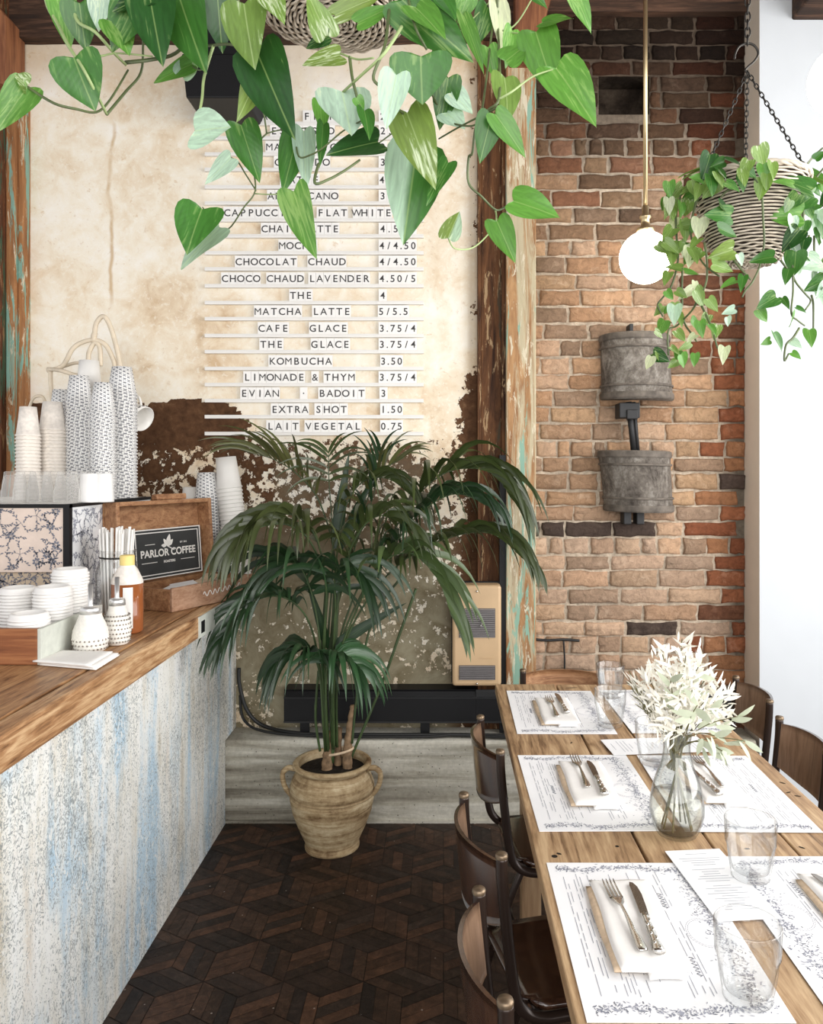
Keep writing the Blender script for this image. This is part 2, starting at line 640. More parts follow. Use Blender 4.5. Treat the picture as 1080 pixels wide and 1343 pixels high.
MT = {}
MT['plaster'] = m_attr_wall()
MT['brick'] = m_brick()
MT['mortar'] = m_mortar()
MT['floor'] = m_floor()
MT['concrete'] = m_concrete()
MT['counter'] = m_counter_front()
MT['pier'] = plain('white_painted_wall', (0.55, 0.575, 0.60), 0.7, 0, 0.02, 6)
MT['pier_side'] = plain('beige_painted_reveal', (0.80, 0.70, 0.58), 0.7, 0, 0.04, 8)
MT['ceiling'] = wood('dark_ceiling_boards', (0.022, 0.010, 0.006), (0.055, 0.024, 0.012), (0.11, 0.045, 0.022), 'X', 1, 0.7)
MT['beam'] = wood('charred_beam', (0.018, 0.010, 0.007), (0.045, 0.022, 0.012), (0.12, 0.06, 0.035), 'X', 1.3, 0.8, 0.6)
MT['bracket'] = wood('red_brown_timber', (0.07, 0.022, 0.010), (0.17, 0.06, 0.026), (0.30, 0.12, 0.05), 'Z', 1, 0.65)
MT['post_dark'] = m_painted_timber('dark_worn_timber', (0.030, 0.012, 0.006), (0.17, 0.072, 0.028), (0.07, 0.05, 0.03), 0.60, flake=(0.42, 0.29, 0.16))
MT['post_light'] = m_painted_timber('scraped_pale_timber', (0.20, 0.085, 0.035), (0.46, 0.27, 0.13), (0.24, 0.40, 0.31), 0.56, flake=(0.66, 0.60, 0.46), second=(0.50, 0.45, 0.31))
MT['post_left'] = m_painted_timber('dark_red_green_timber', (0.028, 0.012, 0.006), (0.14, 0.048, 0.018), (0.045, 0.075, 0.042), 0.53, flake=(0.24, 0.13, 0.06))
MT['trim_teal'] = m_painted_timber('teal_painted_trim', (0.20, 0.085, 0.035), (0.42, 0.20, 0.08), (0.22, 0.38, 0.31), 0.515, flake=(0.60, 0.52, 0.38))
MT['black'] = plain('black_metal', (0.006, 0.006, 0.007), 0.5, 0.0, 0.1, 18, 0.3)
MT['rubber'] = plain('black_cable', (0.012, 0.012, 0.012), 0.5)
MT['iron'] = plain('dark_cast_iron', (0.03, 0.03, 0.031), 0.55, 0.5)
MT['chain'] = plain('dark_steel_chain', (0.05, 0.046, 0.042), 0.4, 0.8)
MT['capmetal'] = plain('worn_bronze_cap', (0.20, 0.145, 0.095), 0.4, 0.8, 0.2, 40)
MT['brass'] = plain('aged_brass', (0.66, 0.52, 0.30), 0.28, 0.9, 0.05)
MT['globe'] = emis('opal_glass_glow', (1.0, 0.93, 0.80), 7.0)
MT['white'] = plain('white_enamel', (0.84, 0.83, 0.81), 0.45, 0, 0.02)
MT['rail'] = plain('white_rail', (0.86, 0.84, 0.80), 0.5, 0, 0.02)
MT['tile'] = plain('white_letter_card', (0.92, 0.90, 0.87), 0.5, 0, 0.03)
MT['letter'] = plain('black_ink', (0.035, 0.032, 0.032), 0.6, 0, 0.1)
MT['countertop'] = wood('oak_counter', (0.085, 0.036, 0.014), (0.32, 0.16, 0.070), (0.52, 0.30, 0.14), 'Y', 2.2, 0.45)
MT['counteredge'] = wood('oak_counter_edge', (0.10, 0.04, 0.016), (0.38, 0.20, 0.09), (0.64, 0.43, 0.24), 'Y', 2.2, 0.5, 0.5)
MT['tabletop'] = wood('scrubbed_pine', (0.105, 0.050, 0.020), (0.37, 0.23, 0.12), (0.56, 0.39, 0.225), 'Y', 2.0, 0.5)
MT['tablewood'] = wood('pine_legs', (0.13, 0.07, 0.03), (0.28, 0.17, 0.09), (0.38, 0.25, 0.14), 'Z', 1, 0.6)
MT['cratewood'] = wood('walnut_crate', (0.16, 0.065, 0.028), (0.31, 0.15, 0.07), (0.45, 0.25, 0.125), 'Y', 2.2, 0.55)
MT['traywood'] = wood('brown_tray_wood', (0.20, 0.10, 0.06), (0.36, 0.20, 0.12), (0.47, 0.29, 0.19), 'Y', 1.8, 0.6)
MT['caddywood'] = wood('red_brown_caddy', (0.14, 0.045, 0.018), (0.25, 0.09, 0.035), (0.36, 0.15, 0.06), 'X', 2.0, 0.5)
MT['caddypaint'] = plain('pale_grey_green_paint', (0.55, 0.57, 0.51), 0.7, 0, 0.12, 30)
MT['ply'] = wood('varnished_plywood', (0.018, 0.008, 0.005), (0.036, 0.015, 0.009), (0.065, 0.029, 0.015), 'Z', 2, 0.20, 0.04, 0.6)
MT['plylit'] = wood('lit_inner_plywood', (0.13, 0.075, 0.045), (0.22, 0.135, 0.085), (0.30, 0.19, 0.125), 'Z', 2, 0.30, 0.04, 0.6)  # paler copy of the plywood, window light painted onto the inner face
_pb = MT['ply'].node_tree.nodes['Principled BSDF']
_pb.inputs['Coat Weight'].default_value = 0.9
_pb.inputs['Coat Roughness'].default_value = 0.16
MT['chairsteel'] = plain('dark_brown_enamel_tube', (0.035, 0.022, 0.017), 0.28, 0.4)
MT['steel'] = plain('bright_steel', (0.72, 0.70, 0.67), 0.22, 1.0, 0.05)
MT['darksteel'] = plain('knife_steel', (0.34, 0.31, 0.28), 0.25, 1.0, 0.1)
MT['paper'] = plain('white_paper', (0.86, 0.86, 0.87), 0.75, 0, 0.015)
MT['ink'] = plain('grey_print', (0.31, 0.32, 0.38), 0.8, 0, 0.2, 60)
MT['ink2'] = plain('dark_print', (0.16, 0.17, 0.21), 0.8, 0, 0.2, 60)
MT['napkin'] = plain('white_linen', (0.87, 0.85, 0.82), 0.85, 0, 0.02, 60, 0.2, 0.1)
MT['napkin_tan'] = plain('tan_card_fold_shade', (0.66, 0.51, 0.36), 0.85, 0, 0.15, 60, 0.2)  # tan stands for the fold's shaded side; the brown cards share it
MT['glass'] = glassm('clear_glass')
MT['cloudyglass'] = None
MT['vaseglass'] = glassm('clear_vase_glass', (0.975, 0.985, 0.975))
MT['water'] = glassm('water', (0.992, 0.98, 0.94), 0.02, 1.33, 0.25)
MT['amber'] = plain('amber_syrup', (0.30, 0.095, 0.032), 0.08, 0, 0.1)
MT['sugar'] = plain('white_sugar', (0.80, 0.77, 0.71), 0.8, 0, 0.10, 120)
MT['chrome'] = plain('chrome', (0.70, 0.69, 0.68), 0.30, 0.7, 0.03)
MT['cup'] = m_cup_print()
MT['cupwhite'] = plain('white_paper_cup', (0.86, 0.84, 0.80), 0.55, 0, 0.02)
MT['cuppale'] = plain('pale_speckled_paper_cup', (0.80, 0.74, 0.67), 0.55, 0, 0.14, 70)
MT['lid'] = plain('white_plastic_lid', (0.88, 0.86, 0.83), 0.4, 0, 0.02)
MT['floral'] = m_floral('pink_floral_panel', (0.72, 0.58, 0.49), (0.085, 0.055, 0.055), 9, 0.56)
MT['floral2'] = m_floral('tan_floral_panel', (0.52, 0.41, 0.29), (0.07, 0.05, 0.04), 10, 0.50)
MT['floral3'] = m_floral('white_floral_panel', (0.80, 0.81, 0.83), (0.14, 0.15, 0.18), 11, 0.54)
MT['chalk'] = plain('black_sign_board', (0.030, 0.032, 0.033), 0.6, 0, 0.15)
MT['signwhite'] = plain('white_sign_paint', (0.80, 0.78, 0.74), 0.6, 0, 0.03)
MT['cane'] = plain('bleached_bentwood', (0.70, 0.60, 0.46), 0.6, 0, 0.12, 30)
MT['heater'] = plain('tan_enamel', (0.58, 0.40, 0.23), 0.4, 0, 0.04)
MT['grille'] = plain('grey_grille', (0.10, 0.09, 0.09), 0.4, 0.4)
MT['grille2'] = plain('grey_slat', (0.30, 0.28, 0.28), 0.4, 0.5)
MT['wicker'] = plain('whitewashed_wicker', (0.62, 0.54, 0.44), 0.7, 0, 0.25, 30)
MT['wickerdark'] = plain('basket_liner', (0.035, 0.024, 0.018), 0.9)
MT['soil'] = plain('black_potting_soil', (0.022, 0.017, 0.013), 0.95, 0, 0.5, 60, 0.2, 0.8)
MT['leaf'] = m_leaf('pothos_leaf', 0.34, 0.30, (0.36, 0.50, 0.18), (0.50, 0.62, 0.25), 0.2)
MT['leaf2'] = m_leaf('marbled_pothos_leaf', 0.35, 0.85, (0.55, 0.68, 0.33), (0.72, 0.80, 0.58))
MT['palm'] = m_leaf('palm_leaflet', 0.33, 0.12, (0.10, 0.18, 0.06), (0.22, 0.30, 0.16), 0.10)
MT['vine'] = plain('green_brown_vine', (0.10, 0.13, 0.05), 0.5, 0, 0.35, 14)
MT['petiole'] = plain('light_green_stalk', (0.36, 0.46, 0.20), 0.5, 0, 0.2, 14)
MT['palmstem'] = plain('dark_green_palm_stem', (0.045, 0.075, 0.025), 0.45, 0, 0.35, 14)
MT['palmtrunk'] = plain('fibrous_palm_base', (0.26, 0.17, 0.10), 0.85, 0, 0.5, 34, 0.2, 0.7)
MT['twine'] = plain('twine', (0.58, 0.44, 0.30), 0.9, 0, 0.2, 60)
MT['petal'] = plain('cream_petal', (0.86, 0.83, 0.74), 0.7, 0, 0.05, 30)
MT['flowerleaf'] = plain('sage_leaf', (0.46, 0.50, 0.37), 0.6, 0, 0.2, 20)
MT['flowerstem'] = plain('olive_flower_stem', (0.11, 0.10, 0.035), 0.6, 0, 0.3, 20)
MT['mug'] = plain('white_ceramic', (0.82, 0.80, 0.76), 0.3, 0, 0.03)


def m_terracotta():
    n = N('stoneware', 0.7, 0, 0.3)
    f = n.noise(n.coord('Object', (2, 2, 26)), 1.6, 5, 0.65, 0.6)
    g = n.noise(n.coord(), 40, 4, 0.7)
    c = n.ramp(n.math('ADD', n.math('MULTIPLY', f, 0.7), n.math('MULTIPLY', g, 0.3)), [(0.36, (0.15, 0.085, 0.038)), (0.50, (0.40, 0.29, 0.16)), (0.62, (0.60, 0.49, 0.32))])
    n.color(c)
    n.bump(f, 0.3, 0.004)
    return n.mat


def m_oldwood_drum():
    n = N('weathered_grey_drum', 0.8, 0, 0.25)
    f = n.noise(n.coord('Object', (7, 7, 4)), 1.5, 6, 0.7, 0.6)
    g = n.noise(n.coord(), 60, 4, 0.7)
    c = n.ramp(n.math('ADD', n.math('MULTIPLY', f, 0.7), n.math('MULTIPLY', g, 0.3)), [(0.36, (0.045, 0.036, 0.030)), (0.50, (0.15, 0.13, 0.11)), (0.64, (0.33, 0.305, 0.27))])
    n.color(c)
    n.bump(g, 0.4, 0.006)
    return n.mat




def m_cloudy():
    n = N('cloudy_ribbed_glass', 0.25)
    out = n.t.nodes['Material Output']
    n.color((0.84, 0.82, 0.78))
    tr = n.node('ShaderNodeBsdfTransparent')
    ms = n.node('ShaderNodeMixShader')
    lw = n.node('ShaderNodeLayerWeight')
    n.link(n.ramp(lw.outputs['Facing'], [(0.0, 0.10), (0.6, 0.20), (1.0, 0.85)]), ms.inputs[0])
    n.link(tr.outputs[0], ms.inputs[1])
    n.link(n.b.outputs[0], ms.inputs[2])
    n.link(ms.outputs[0], out.inputs['Surface'])
    return n.mat


MT['cloudyglass'] = m_cloudy()
MT['pot'] = m_terracotta()
MT['drum'] = m_oldwood_drum()
MT['drumhoop'] = plain('grey_brown_hoop', (0.135, 0.115, 0.096), 0.75, 0, 0.4, 24, 0.3, 0.4)

# ================================================================ STRUCTURE
WY = 3.492      # back wall
PF = 3.323      # plinth / pier front
TOPZ = 3.78


def sst(a, b, x):
    t = max(0.0, min(1.0, (x - a) / (b - a)))
    return t * t * (3 - 2 * t)


# floor: dark parquet laid as lozenge blocks, one mesh
def build_floor():
    m = MB()
    m.add([(-3.6, -2.0, 0), (4.0, -2.0, 0), (4.0, WY, 0), (-3.6, WY, 0)], [(0, 1, 2, 3)], 0, None, (0.018, 0.011, 0.008), False)
    s = 0.135
    h = s * math.sqrt(3)
    dirs = [Vector((math.cos(PI / 6 + k * PI / 3), math.sin(PI / 6 + k * PI / 3), 0)) * s for k in range(6)]
    pal = [(0.030, 0.017, 0.011), (0.052, 0.027, 0.016), (0.075, 0.036, 0.020), (0.040, 0.025, 0.018), (0.022, 0.014, 0.011)]
    for j in range(-2, 20):
        for i in range(-10, 12):
            c = Vector((i * h + (j % 2) * h / 2, j * 1.5 * s, 0.0016))
            for k in (0, 2, 4):
                a, b = dirs[k], dirs[(k + 2) % 6]
                q = [c, c + a, c + a + b, c + b]
                ce = (q[0] + q[2]) / 2
                if not (-1.0 < ce.x < 2.6 and 0.2 < ce.y < WY - 0.05):
                    continue
                q = [ce + (p - ce) * 0.985 for p in q]
                # each lozenge is split in two or three strips of its own tone
                for t in range(3):
                    t0, t1 = t / 3 + 0.006, (t + 1) / 3 - 0.006
                    A, B = q[0].lerp(q[1], t0), q[0].lerp(q[1], t1)
                    C, D = q[3].lerp(q[2], t1), q[3].lerp(q[2], t0)
                    p = pal[(k // 2 + rnd.choice((0, 0, 0, 1, 3))) % 5]
                    w = rnd.uniform(0.75, 1.3)
                    m.add([A, B, C, D], [(0, 1, 2, 3)], 0, None, tuple(x * w for x in p), False)
    return struct(m.build('floor', MT['floor']))


build_floor()


def build_plaster():
    m = MB()
    X0, X1, nx, nz = -3.3, 0.30, 200, 220
    vs, fs, cs = [], [], []
    for j in range(nz + 1):
        z = TOPZ * j / nz
        for i in range(nx + 1):
            x = X0 + (X1 - X0) * i / nx
            n1 = noise.noise(Vector((x * 3.1, 0, z * 3.1)))
            n2 = noise.noise(Vector((x * 8.0, 4, z * 8.0)))
            w = 0.022 * n1 + 0.022 * n2 + 0.02 * noise.noise(Vector((x * 21, 7, z * 21)))
            # amount of cream coat left
            edge = 1.795 if x < -0.98 else (1.795 - 0.16 * sst(-0.98, -0.72, x))
            zz = z + w
            if zz > edge:
                d = 1.0
            else:
                left = 1 - sst(-1.0, -0.75, x)
                band = 0.10 * left + 0.66 * (1 - left)
                t = sst(1.69, 1.54, zz)
                d = band * (1 - t) + (0.45 if x < -0.7 else 0.50) * t
                t2 = sst(1.34, 1.10, zz)
                d = d * (1 - t2) + (0.33 + 0.10 * n1 + 0.07 * sst(-.55, -.1, x)) * t2
                t3 = sst(0.66, 0.55, zz)
                d = d * (1 - t3) + 0.40 * t3
            # peeled strip next to the timber posts
            strip = sst(-0.02, 0.10, x + 0.5 * w) * sst(2.05, 1.85, z)
            d = min(d, d * (1 - strip) + 0.47 * strip)
            strip2 = sst(0.085, 0.12, x + 0.4 * w)
            d = d * (1 - 0.35 * strip2)
            under = sst(1.42, 0.95, zz) * (1 - strip)
            if x > -0.75:
                under = max(under, 0.30 * sst(1.66, 1.45, zz) * (1 - strip))
            stain = sst(3.15, 3.33, z + w) * 0.55 + 0.45 * strip2
            vs.append((x, WY, z))
            cs.append((d, under, stain))
    w_ = nx + 1
    for j in range(nz):
        for i in range(nx):
            fs.append((j * w_ + i, j * w_ + i + 1, (j + 1) * w_ + i + 1, (j + 1) * w_ + i))
    m.add(vs, fs, 0, None, cs, True)
    return struct(m.build('wall_back', MT['plaster']))


build_plaster()


def build_brick():
    """brick wall: mortar bed plus single bricks with broken edges, all in one mesh"""
    m = MB()
    X0, X1 = 0.36, 1.345
    hx0, hx1, hz0, hz1 = 0.69, 0.915, 3.075, 3.245     # missing bricks
    ys = WY
    for (a, b, c, d) in ((X0, hx0, 0, TOPZ), (hx1, X1, 0, TOPZ), (hx0, hx1, 0, hz0), (hx0, hx1, hz1, TOPZ)):
        nx, nz = max(2, int((b - a) / 0.04)), max(2, int((d - c) / 0.05))
        vs, fs, cs = [], [], []
        for j in range(nz + 1):
            for i in range(nx + 1):
                x, z = a + (b - a) * i / nx, c + (d - c) * j / nz
                soot_shade = sst(2.6, 3.25, z) * 0.97  # soot plus shade high on the wall, both put into the mortar colour
                cc = (0.58 * (1 - soot_shade) + 0.07 * soot_shade, 0.48 * (1 - soot_shade) + 0.05 * soot_shade, 0.37 * (1 - soot_shade) + 0.036 * soot_shade)
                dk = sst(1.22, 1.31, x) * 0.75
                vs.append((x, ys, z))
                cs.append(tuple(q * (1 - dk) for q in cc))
        for j in range(nz):
            for i in range(nx):
                fs.append((j * (nx + 1) + i, j * (nx + 1) + i + 1, (j + 1) * (nx + 1) + i + 1, (j + 1) * (nx + 1) + i))
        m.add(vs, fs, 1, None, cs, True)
    # the hole's inside
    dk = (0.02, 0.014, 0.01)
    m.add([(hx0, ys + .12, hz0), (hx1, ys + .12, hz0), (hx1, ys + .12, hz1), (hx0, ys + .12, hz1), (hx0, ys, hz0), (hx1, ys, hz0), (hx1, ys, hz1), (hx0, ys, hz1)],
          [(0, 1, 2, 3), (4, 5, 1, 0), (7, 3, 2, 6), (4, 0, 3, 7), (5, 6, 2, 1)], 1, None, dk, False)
    r = random.Random(11)
    z, row = 0.02, 0
    while z < TOPZ - 0.03:
        hgt = r.uniform(0.058, 0.071)
        x = X0 + 0.01 - (0.0 if row % 2 else 0.11) - r.uniform(0, 0.04)
        header = row % 6 == 3
        quoin = r.uniform(1.10, 1.21)
        while x < X1 - 0.02:
            L = r.uniform(0.17, 0.235) if not header else r.uniform(0.085, 0.115)
            if r.random() < 0.13:
                L *= 0.55
            a, b = max(x, X0 + 0.008), min(x + L, X1 - 0.006)
            x += L + r.uniform(0.007, 0.013)
            if b - a < 0.03:
                continue
            if a < hx1 and b > hx0 and z < hz1 - .01 and z + hgt > hz0 + .01:
                if a < hx0 - .03:
                    b = hx0 - .004
                elif b > hx1 + .03:
                    a = hx1 + .004
                else:
                    continue
            cz, cx = z + hgt / 2, (a + b) / 2
            soot_shade = max(0.85 * sst(2.35, 2.95, cz + r.uniform(-.18, .18)), sst(3.0, 3.3, cz))  # darkening with height: soot and painted shade together
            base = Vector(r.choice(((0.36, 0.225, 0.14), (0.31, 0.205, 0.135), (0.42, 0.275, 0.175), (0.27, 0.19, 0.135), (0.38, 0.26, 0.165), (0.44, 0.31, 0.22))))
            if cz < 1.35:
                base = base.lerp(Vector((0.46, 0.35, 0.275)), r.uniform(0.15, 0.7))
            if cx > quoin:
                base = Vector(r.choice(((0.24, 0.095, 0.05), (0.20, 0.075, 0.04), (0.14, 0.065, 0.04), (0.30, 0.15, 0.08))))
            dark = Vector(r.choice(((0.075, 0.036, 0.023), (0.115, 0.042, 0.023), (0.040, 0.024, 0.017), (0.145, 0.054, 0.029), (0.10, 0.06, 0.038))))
            base = base.lerp(dark, soot_shade * r.uniform(0.75, 1.0)) * (1 - .35 * sst(2.8, 3.1, cz)) * (1 - .6 * sst(3.2, 3.4, cz))
            if 1.20 < cz < 1.29 and cx < 0.86 or r.random() < 0.012:
                base = Vector((0.07, 0.052, 0.045))
            base = base * r.uniform(0.85, 1.15)
            base = Vector((base.x * 1.05, base.y * 0.99, base.z * 0.92)) * (1 - .45 * sst(2.75, 3.15, cz))  # upper courses darkened again, shade painted into the brick colour
            dp = r.uniform(0.006, 0.018)
            e = r.uniform(0.006, 0.010)
            # outline with worn corners, three rings
            nxs = max(3, int((b - a) / 0.035))
            out = []
            for i in range(nxs + 1):
                out.append((a + (b - a) * i / nxs, z))
            for i in (1, 2):
                out.append((b, z + hgt * i / 3))
            for i in range(nxs + 1):
                out.append((b - (b - a) * i / nxs, z + hgt))
            for i in (2, 1):
                out.append((a, z + hgt * i / 3))
            n = len(out)
            rings = []
            jit = [(r.uniform(-.0045, .0045), r.uniform(-.0042, .0042)) for _ in out]
            ring0 = [(p[0] + j[0], ys + 0.002, p[1] + j[1]) for p, j in zip(out, jit)]

            def inset(p, j, q, dep):
                px = p[0] + j[0]
                pz = p[1] + j[1]
                px = px + max(-q, min(q, (cx - px)))
                pz = pz + max(-q, min(q, (cz - pz)))
                return (px, ys - dep, pz)
            ring1 = [inset(p, j, e * 0.35, dp * 0.7) for p, j in zip(out, jit)]
            ring2 = [inset(p, j, e * 1.3, dp + r.uniform(-.0015, .0015)) for p, j in zip(out, jit)]
            vs = ring0 + ring1 + ring2 + [(cx, ys - dp - 0.001, cz)]
            fs = []
            for k in range(n):
                q = (k + 1) % n
                fs += [(k, q, n + q, n + k), (n + k, n + q, 2 * n + q, 2 * n + k), (2 * n + k, 2 * n + q, 3 * n)]
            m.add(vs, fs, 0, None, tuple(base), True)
        z += hgt + r.uniform(0.006, 0.0105)
        row += 1
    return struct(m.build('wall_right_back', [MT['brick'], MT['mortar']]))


build_brick()

# white pier on the right, with its beige return towards the brick
m = MB()
m.box((1.338, PF, 0), (2.5, WY + .2, TOPZ), 0)
m.f.pop(); m.m.pop(); m.sm.pop()
m.add([(1.338, PF, 0), (1.338, WY + .2, 0), (1.338, WY + .2, TOPZ), (1.338, PF, TOPZ)], [(0, 3, 2, 1)], 1, None, (1, 1, 1), False)
struct(m.build('wall_right', [MT['pier'], MT['pier_side']], bevel=0.004))

# concrete plinth along the foot of the back wall
m = MB()


def plinth(u, v):
    x = -2.9 + 4.225 * u
    prof = [(PF + 0.01, 0.0), (PF + 0.004, 0.06), (PF + 0.008, 0.12), (PF, 0.16), (PF + .004, .24), (PF, 0.335), (PF + 0.008, 0.347), (WY - .06, 0.350), (WY - 0.004, 0.352)]
    t = v * (len(prof) - 1)
    i = min(int(t), len(prof) - 2)
    f = t - i
    y = prof[i][0] * (1 - f) + prof[i + 1][0] * f
    z = prof[i][1] * (1 - f) + prof[i + 1][1] * f
    w = noise.noise(Vector((x * 6, y * 9, z * 14))) * 0.004 + noise.noise(Vector((x * 2, 3, z * 30))) * 0.003
    return Vector((x, y - w * (1 if z < .34 else 0), z + w * 0.6))


m.grid(plinth, 220, 40)
m.box((-2.9, PF - .004, 0), (1.325, PF + .012, 0.012))
struct(m.build('trim_1', MT['concrete']))

# timber posts between the plaster and the brick
m = MB()
m.box((0.150, WY - 0.030, 0.352), (0.272, WY + .02, 3.40))
m.box((0.150, WY - 0.042, 0.352), (0.166, WY - .02, 3.40))
m.box((0.166, WY - 0.036, 0.352), (0.176, WY - .02, 3.40))
m.box((0.255, WY - 0.052, 0.352), (0.272, WY - .02, 3.40))
struct(m.build('trim_2', MT['post_dark'], bevel=0.003))
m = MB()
m.box((0.244, WY - 0.075, 0.352), (0.2715, WY - .02, 1.56))  # black strip painted in for the shadowed edge of the dark post
struct(m.build('shade_strip', MT['black']))
m = MB()
m.box((0.272, WY - 0.085, 0.352), (0.402, WY + .02, 3.26))
struct(m.build('trim_3', MT['post_light'], bevel=0.005))
# bracket at the head of the post
m = MB()
y0 = WY - 0.14
m.prism([(0.283, y0, 3.24), (0.385, y0, 3.24), (0.478, y0, 3.58), (0.478, y0, TOPZ), (0.305, y0, TOPZ), (0.305, y0, 3.40)], (0, 0.15, 0))
struct(m.build('trim_4', MT['bracket'], bevel=0.006))
# left post, its teal trim and bracket
m = MB()
m.box((-2.35, WY - 0.12, 0.352), (-1.90, WY + .02, TOPZ))
struct(m.build('trim_5', MT['post_left'], bevel=0.005))
m = MB()
m.box((-1.90, WY - 0.085, 0.352), (-1.862, WY + .02, 3.14))
m.box((-1.862, WY - 0.06, 0.352), (-1.838, WY + .02, 3.12))
struct(m.build('trim_6', MT['trim_teal'], bevel=0.004))
m = MB()
y0 = WY - 0.17
m.prism([(-1.855, y0, 3.13), (-1.855, y0, 3.42), (-1.94, y0, 3.52), (-2.35, y0, 3.53), (-2.35, y0, 3.13)], (0, 0.16, 0))
m.prism([(-1.925, y0 - .012, 3.15), (-1.925, y0 - .012, 3.50), (-1.94, y0 - .012, 3.51), (-1.94, y0 - .012, 3.15)], (0, 0.02, 0))
struct(m.build('trim_7', MT['bracket'], bevel=0.005))
# charred lintel over the plaster and the brick
m = MB()
nx = 60
vs, fs = [], []
for i in range(nx + 1):
    x = -2.9 + 3.32 * i / nx
    b = 3.385 + 0.012 * noise.noise(Vector((x * 5, 1, 0))) + 0.006 * noise.noise(Vector((x * 19, 1, 0)))
    vs += [(x, WY - .06, b), (x, WY - .06, TOPZ), (x, WY, b), (x, WY, TOPZ)]
for i in range(nx):
    a = i * 4
    fs += [(a, a + 4, a + 5, a + 1), (a, a + 2, a + 6, a + 4)]
m.add(vs, fs, 0, None, (1, 1, 1), False)
m.box((0.40, WY - .05, 3.505), (1.338, WY, TOPZ))
struct(m.build('trim_8', MT['beam']))
# beam end let into the white pier
m = MB()
m.box((1.475, 2.75, 3.40), (2.1, PF + .05, 3.70))
struct(m.build('trim_9', MT['beam'], bevel=0.008))
# board ceiling with two joists
m = MB()
for i in range(22):
    m.box((-3.4, -0.6 + i * .186, TOPZ), (2.5, -0.6 + i * .186 + .178, TOPZ + .03))
struct(m.build('ceiling', MT['ceiling']))


# ================================================================ COUNTER
CZ, CT, CE, CP = 1.005, 0.078, -0.825, -0.922
ct = thing('counter', 'wooden topped service counter faced with marbled blue and white paper', 'counter', (-1.3, 2.0, 0))
m = MB()
m.prism([(CP, 0.4, 0.0), (CP, 0.4, CZ - CT), (CP, WY - .004, CZ - CT), (CP, WY - .004, 0.354), (CP, PF - .008, 0.354), (CP, PF - .008, 0.0)], (-0.03, 0, 0))
m.prism([(-2.2, 0.4, 0.0), (-2.2, 0.4, CZ - CT), (-2.2, WY - .03, CZ - CT), (-2.2, WY - .03, 0.354), (-2.2, PF - .012, 0.354), (-2.2, PF - .012, 0.0)], (-0.03, 0, 0))
m.build('front_panel', MT['counter'], ct)
m = MB()
xs = [(-2.3, -1.93), (-1.925, -1.57), (-1.565, -1.24), (-1.235, CE - .058)]
for a, b in xs:
    m.box((a, 0.4, CZ - CT), (b, WY - .004, CZ))
m.build('counter_top', MT['countertop'], ct, bevel=0.003)
m = MB()
m.box((CE - .055, 0.4, CZ - CT), (CE, WY - .125, CZ - .001))
m.build('edge_board', MT['counteredge'], ct, bevel=0.009)
m = MB()
m.box((CE - .001, 2.64, CZ - CT + .002), (CE + .004, 3.30, CZ - .004))
m.box((CE + .003, 2.66, CZ - .062), (CE + .006, 2.695, CZ - .022), 1)
plabel(m.build('edge_cover', [MT['caddypaint'], MT['black']], ct), 'pale strip nailed over the far end of the edge')

# ================================================================ BLACK HEATER, CABLES, WALL HEATER
t = thing('baseboard_heater', 'long black metal baseboard heater on the concrete ledge', 'heater', (0.3, 3.43, 0.352))
m = MB()
hy = WY - .10
m.prism([(-0.69, hy, .405), (-0.69, hy, .515), (-0.69, hy + .012, .535), (-0.69, WY - .092, .545), (-0.69, WY - .001, .545), (-0.69, WY - .001, .405)], (0.83, 0, 0))
m.prism([(0.14, hy, .405), (0.14, hy, .515), (0.14, hy + .004, .535), (0.14, WY - .092, .545), (0.14, WY - .09, .545), (0.14, WY - .09, .405)], (1.18, 0, 0))
m.build('housing', MT['black'], t, bevel=0.002)
m = MB()
m.box((-0.69, hy - .006, .404), (1.32, hy + .004, .412))
m.box((-0.69, hy - .004, .509), (1.32, hy + .004, .514))
m.build('lip', MT['iron'], t)
for x in (-0.62, -0.1, 0.55, 1.2):
    m = MB()
    m.box((x, hy + .005, .352), (x + .04, hy + .0, .405))
    m.box((x, hy - .002, .352), (x + .04, hy + .008, .405))
    m.build('foot', MT['black'], t)

m = MB()
m.tube(smooth([(-.905, WY - .02, .62), (-.90, WY - .03, .55), (-.86, WY - .05, .44), (-.78, WY - .06, .375), (-.6, WY - .12, .363), (-.3, WY - .13, .362), (0.05, WY - .13, .362), (.3, WY - .14, .362), (.7, WY - .13, .362)]), .0085)
tag(m.build('power_cable', MT['rubber']), 'thick black cable rising beside the counter and running along the concrete ledge', 'cable')
m = MB()
m.tube(smooth([(-.90, WY - .02, .50), (-.87, WY - .06, .40), (-.75, WY - .10, .362), (-.45, WY - .145, .360), (-.1, WY - .15, .360), (.1, WY - .12, .360), (.25, WY - .155, .360), (.6, WY - .15, .360)]), .006)
tag(m.build('power_cable', MT['rubber']), 'thinner black cable lying in front of the thick one on the ledge', 'cable')
m = MB()
zc = P(0, 838, WY)[2]
m.tube(smooth([(0.405, WY - .028, zc + .004), (.46, WY - .028, zc), (.53, WY - .027, zc + .003), (.60, WY - .027, zc - .002)], 5), .006)
m.tube(smooth([(0.53, WY - .027, zc), (.535, WY - .026, zc - .1), (.53, WY - .026, zc - .25)], 5), .004)
tag(m.build('wall_wire', MT['rubber']), 'short black wire fixed across the bricks beside the pale post', 'wire')

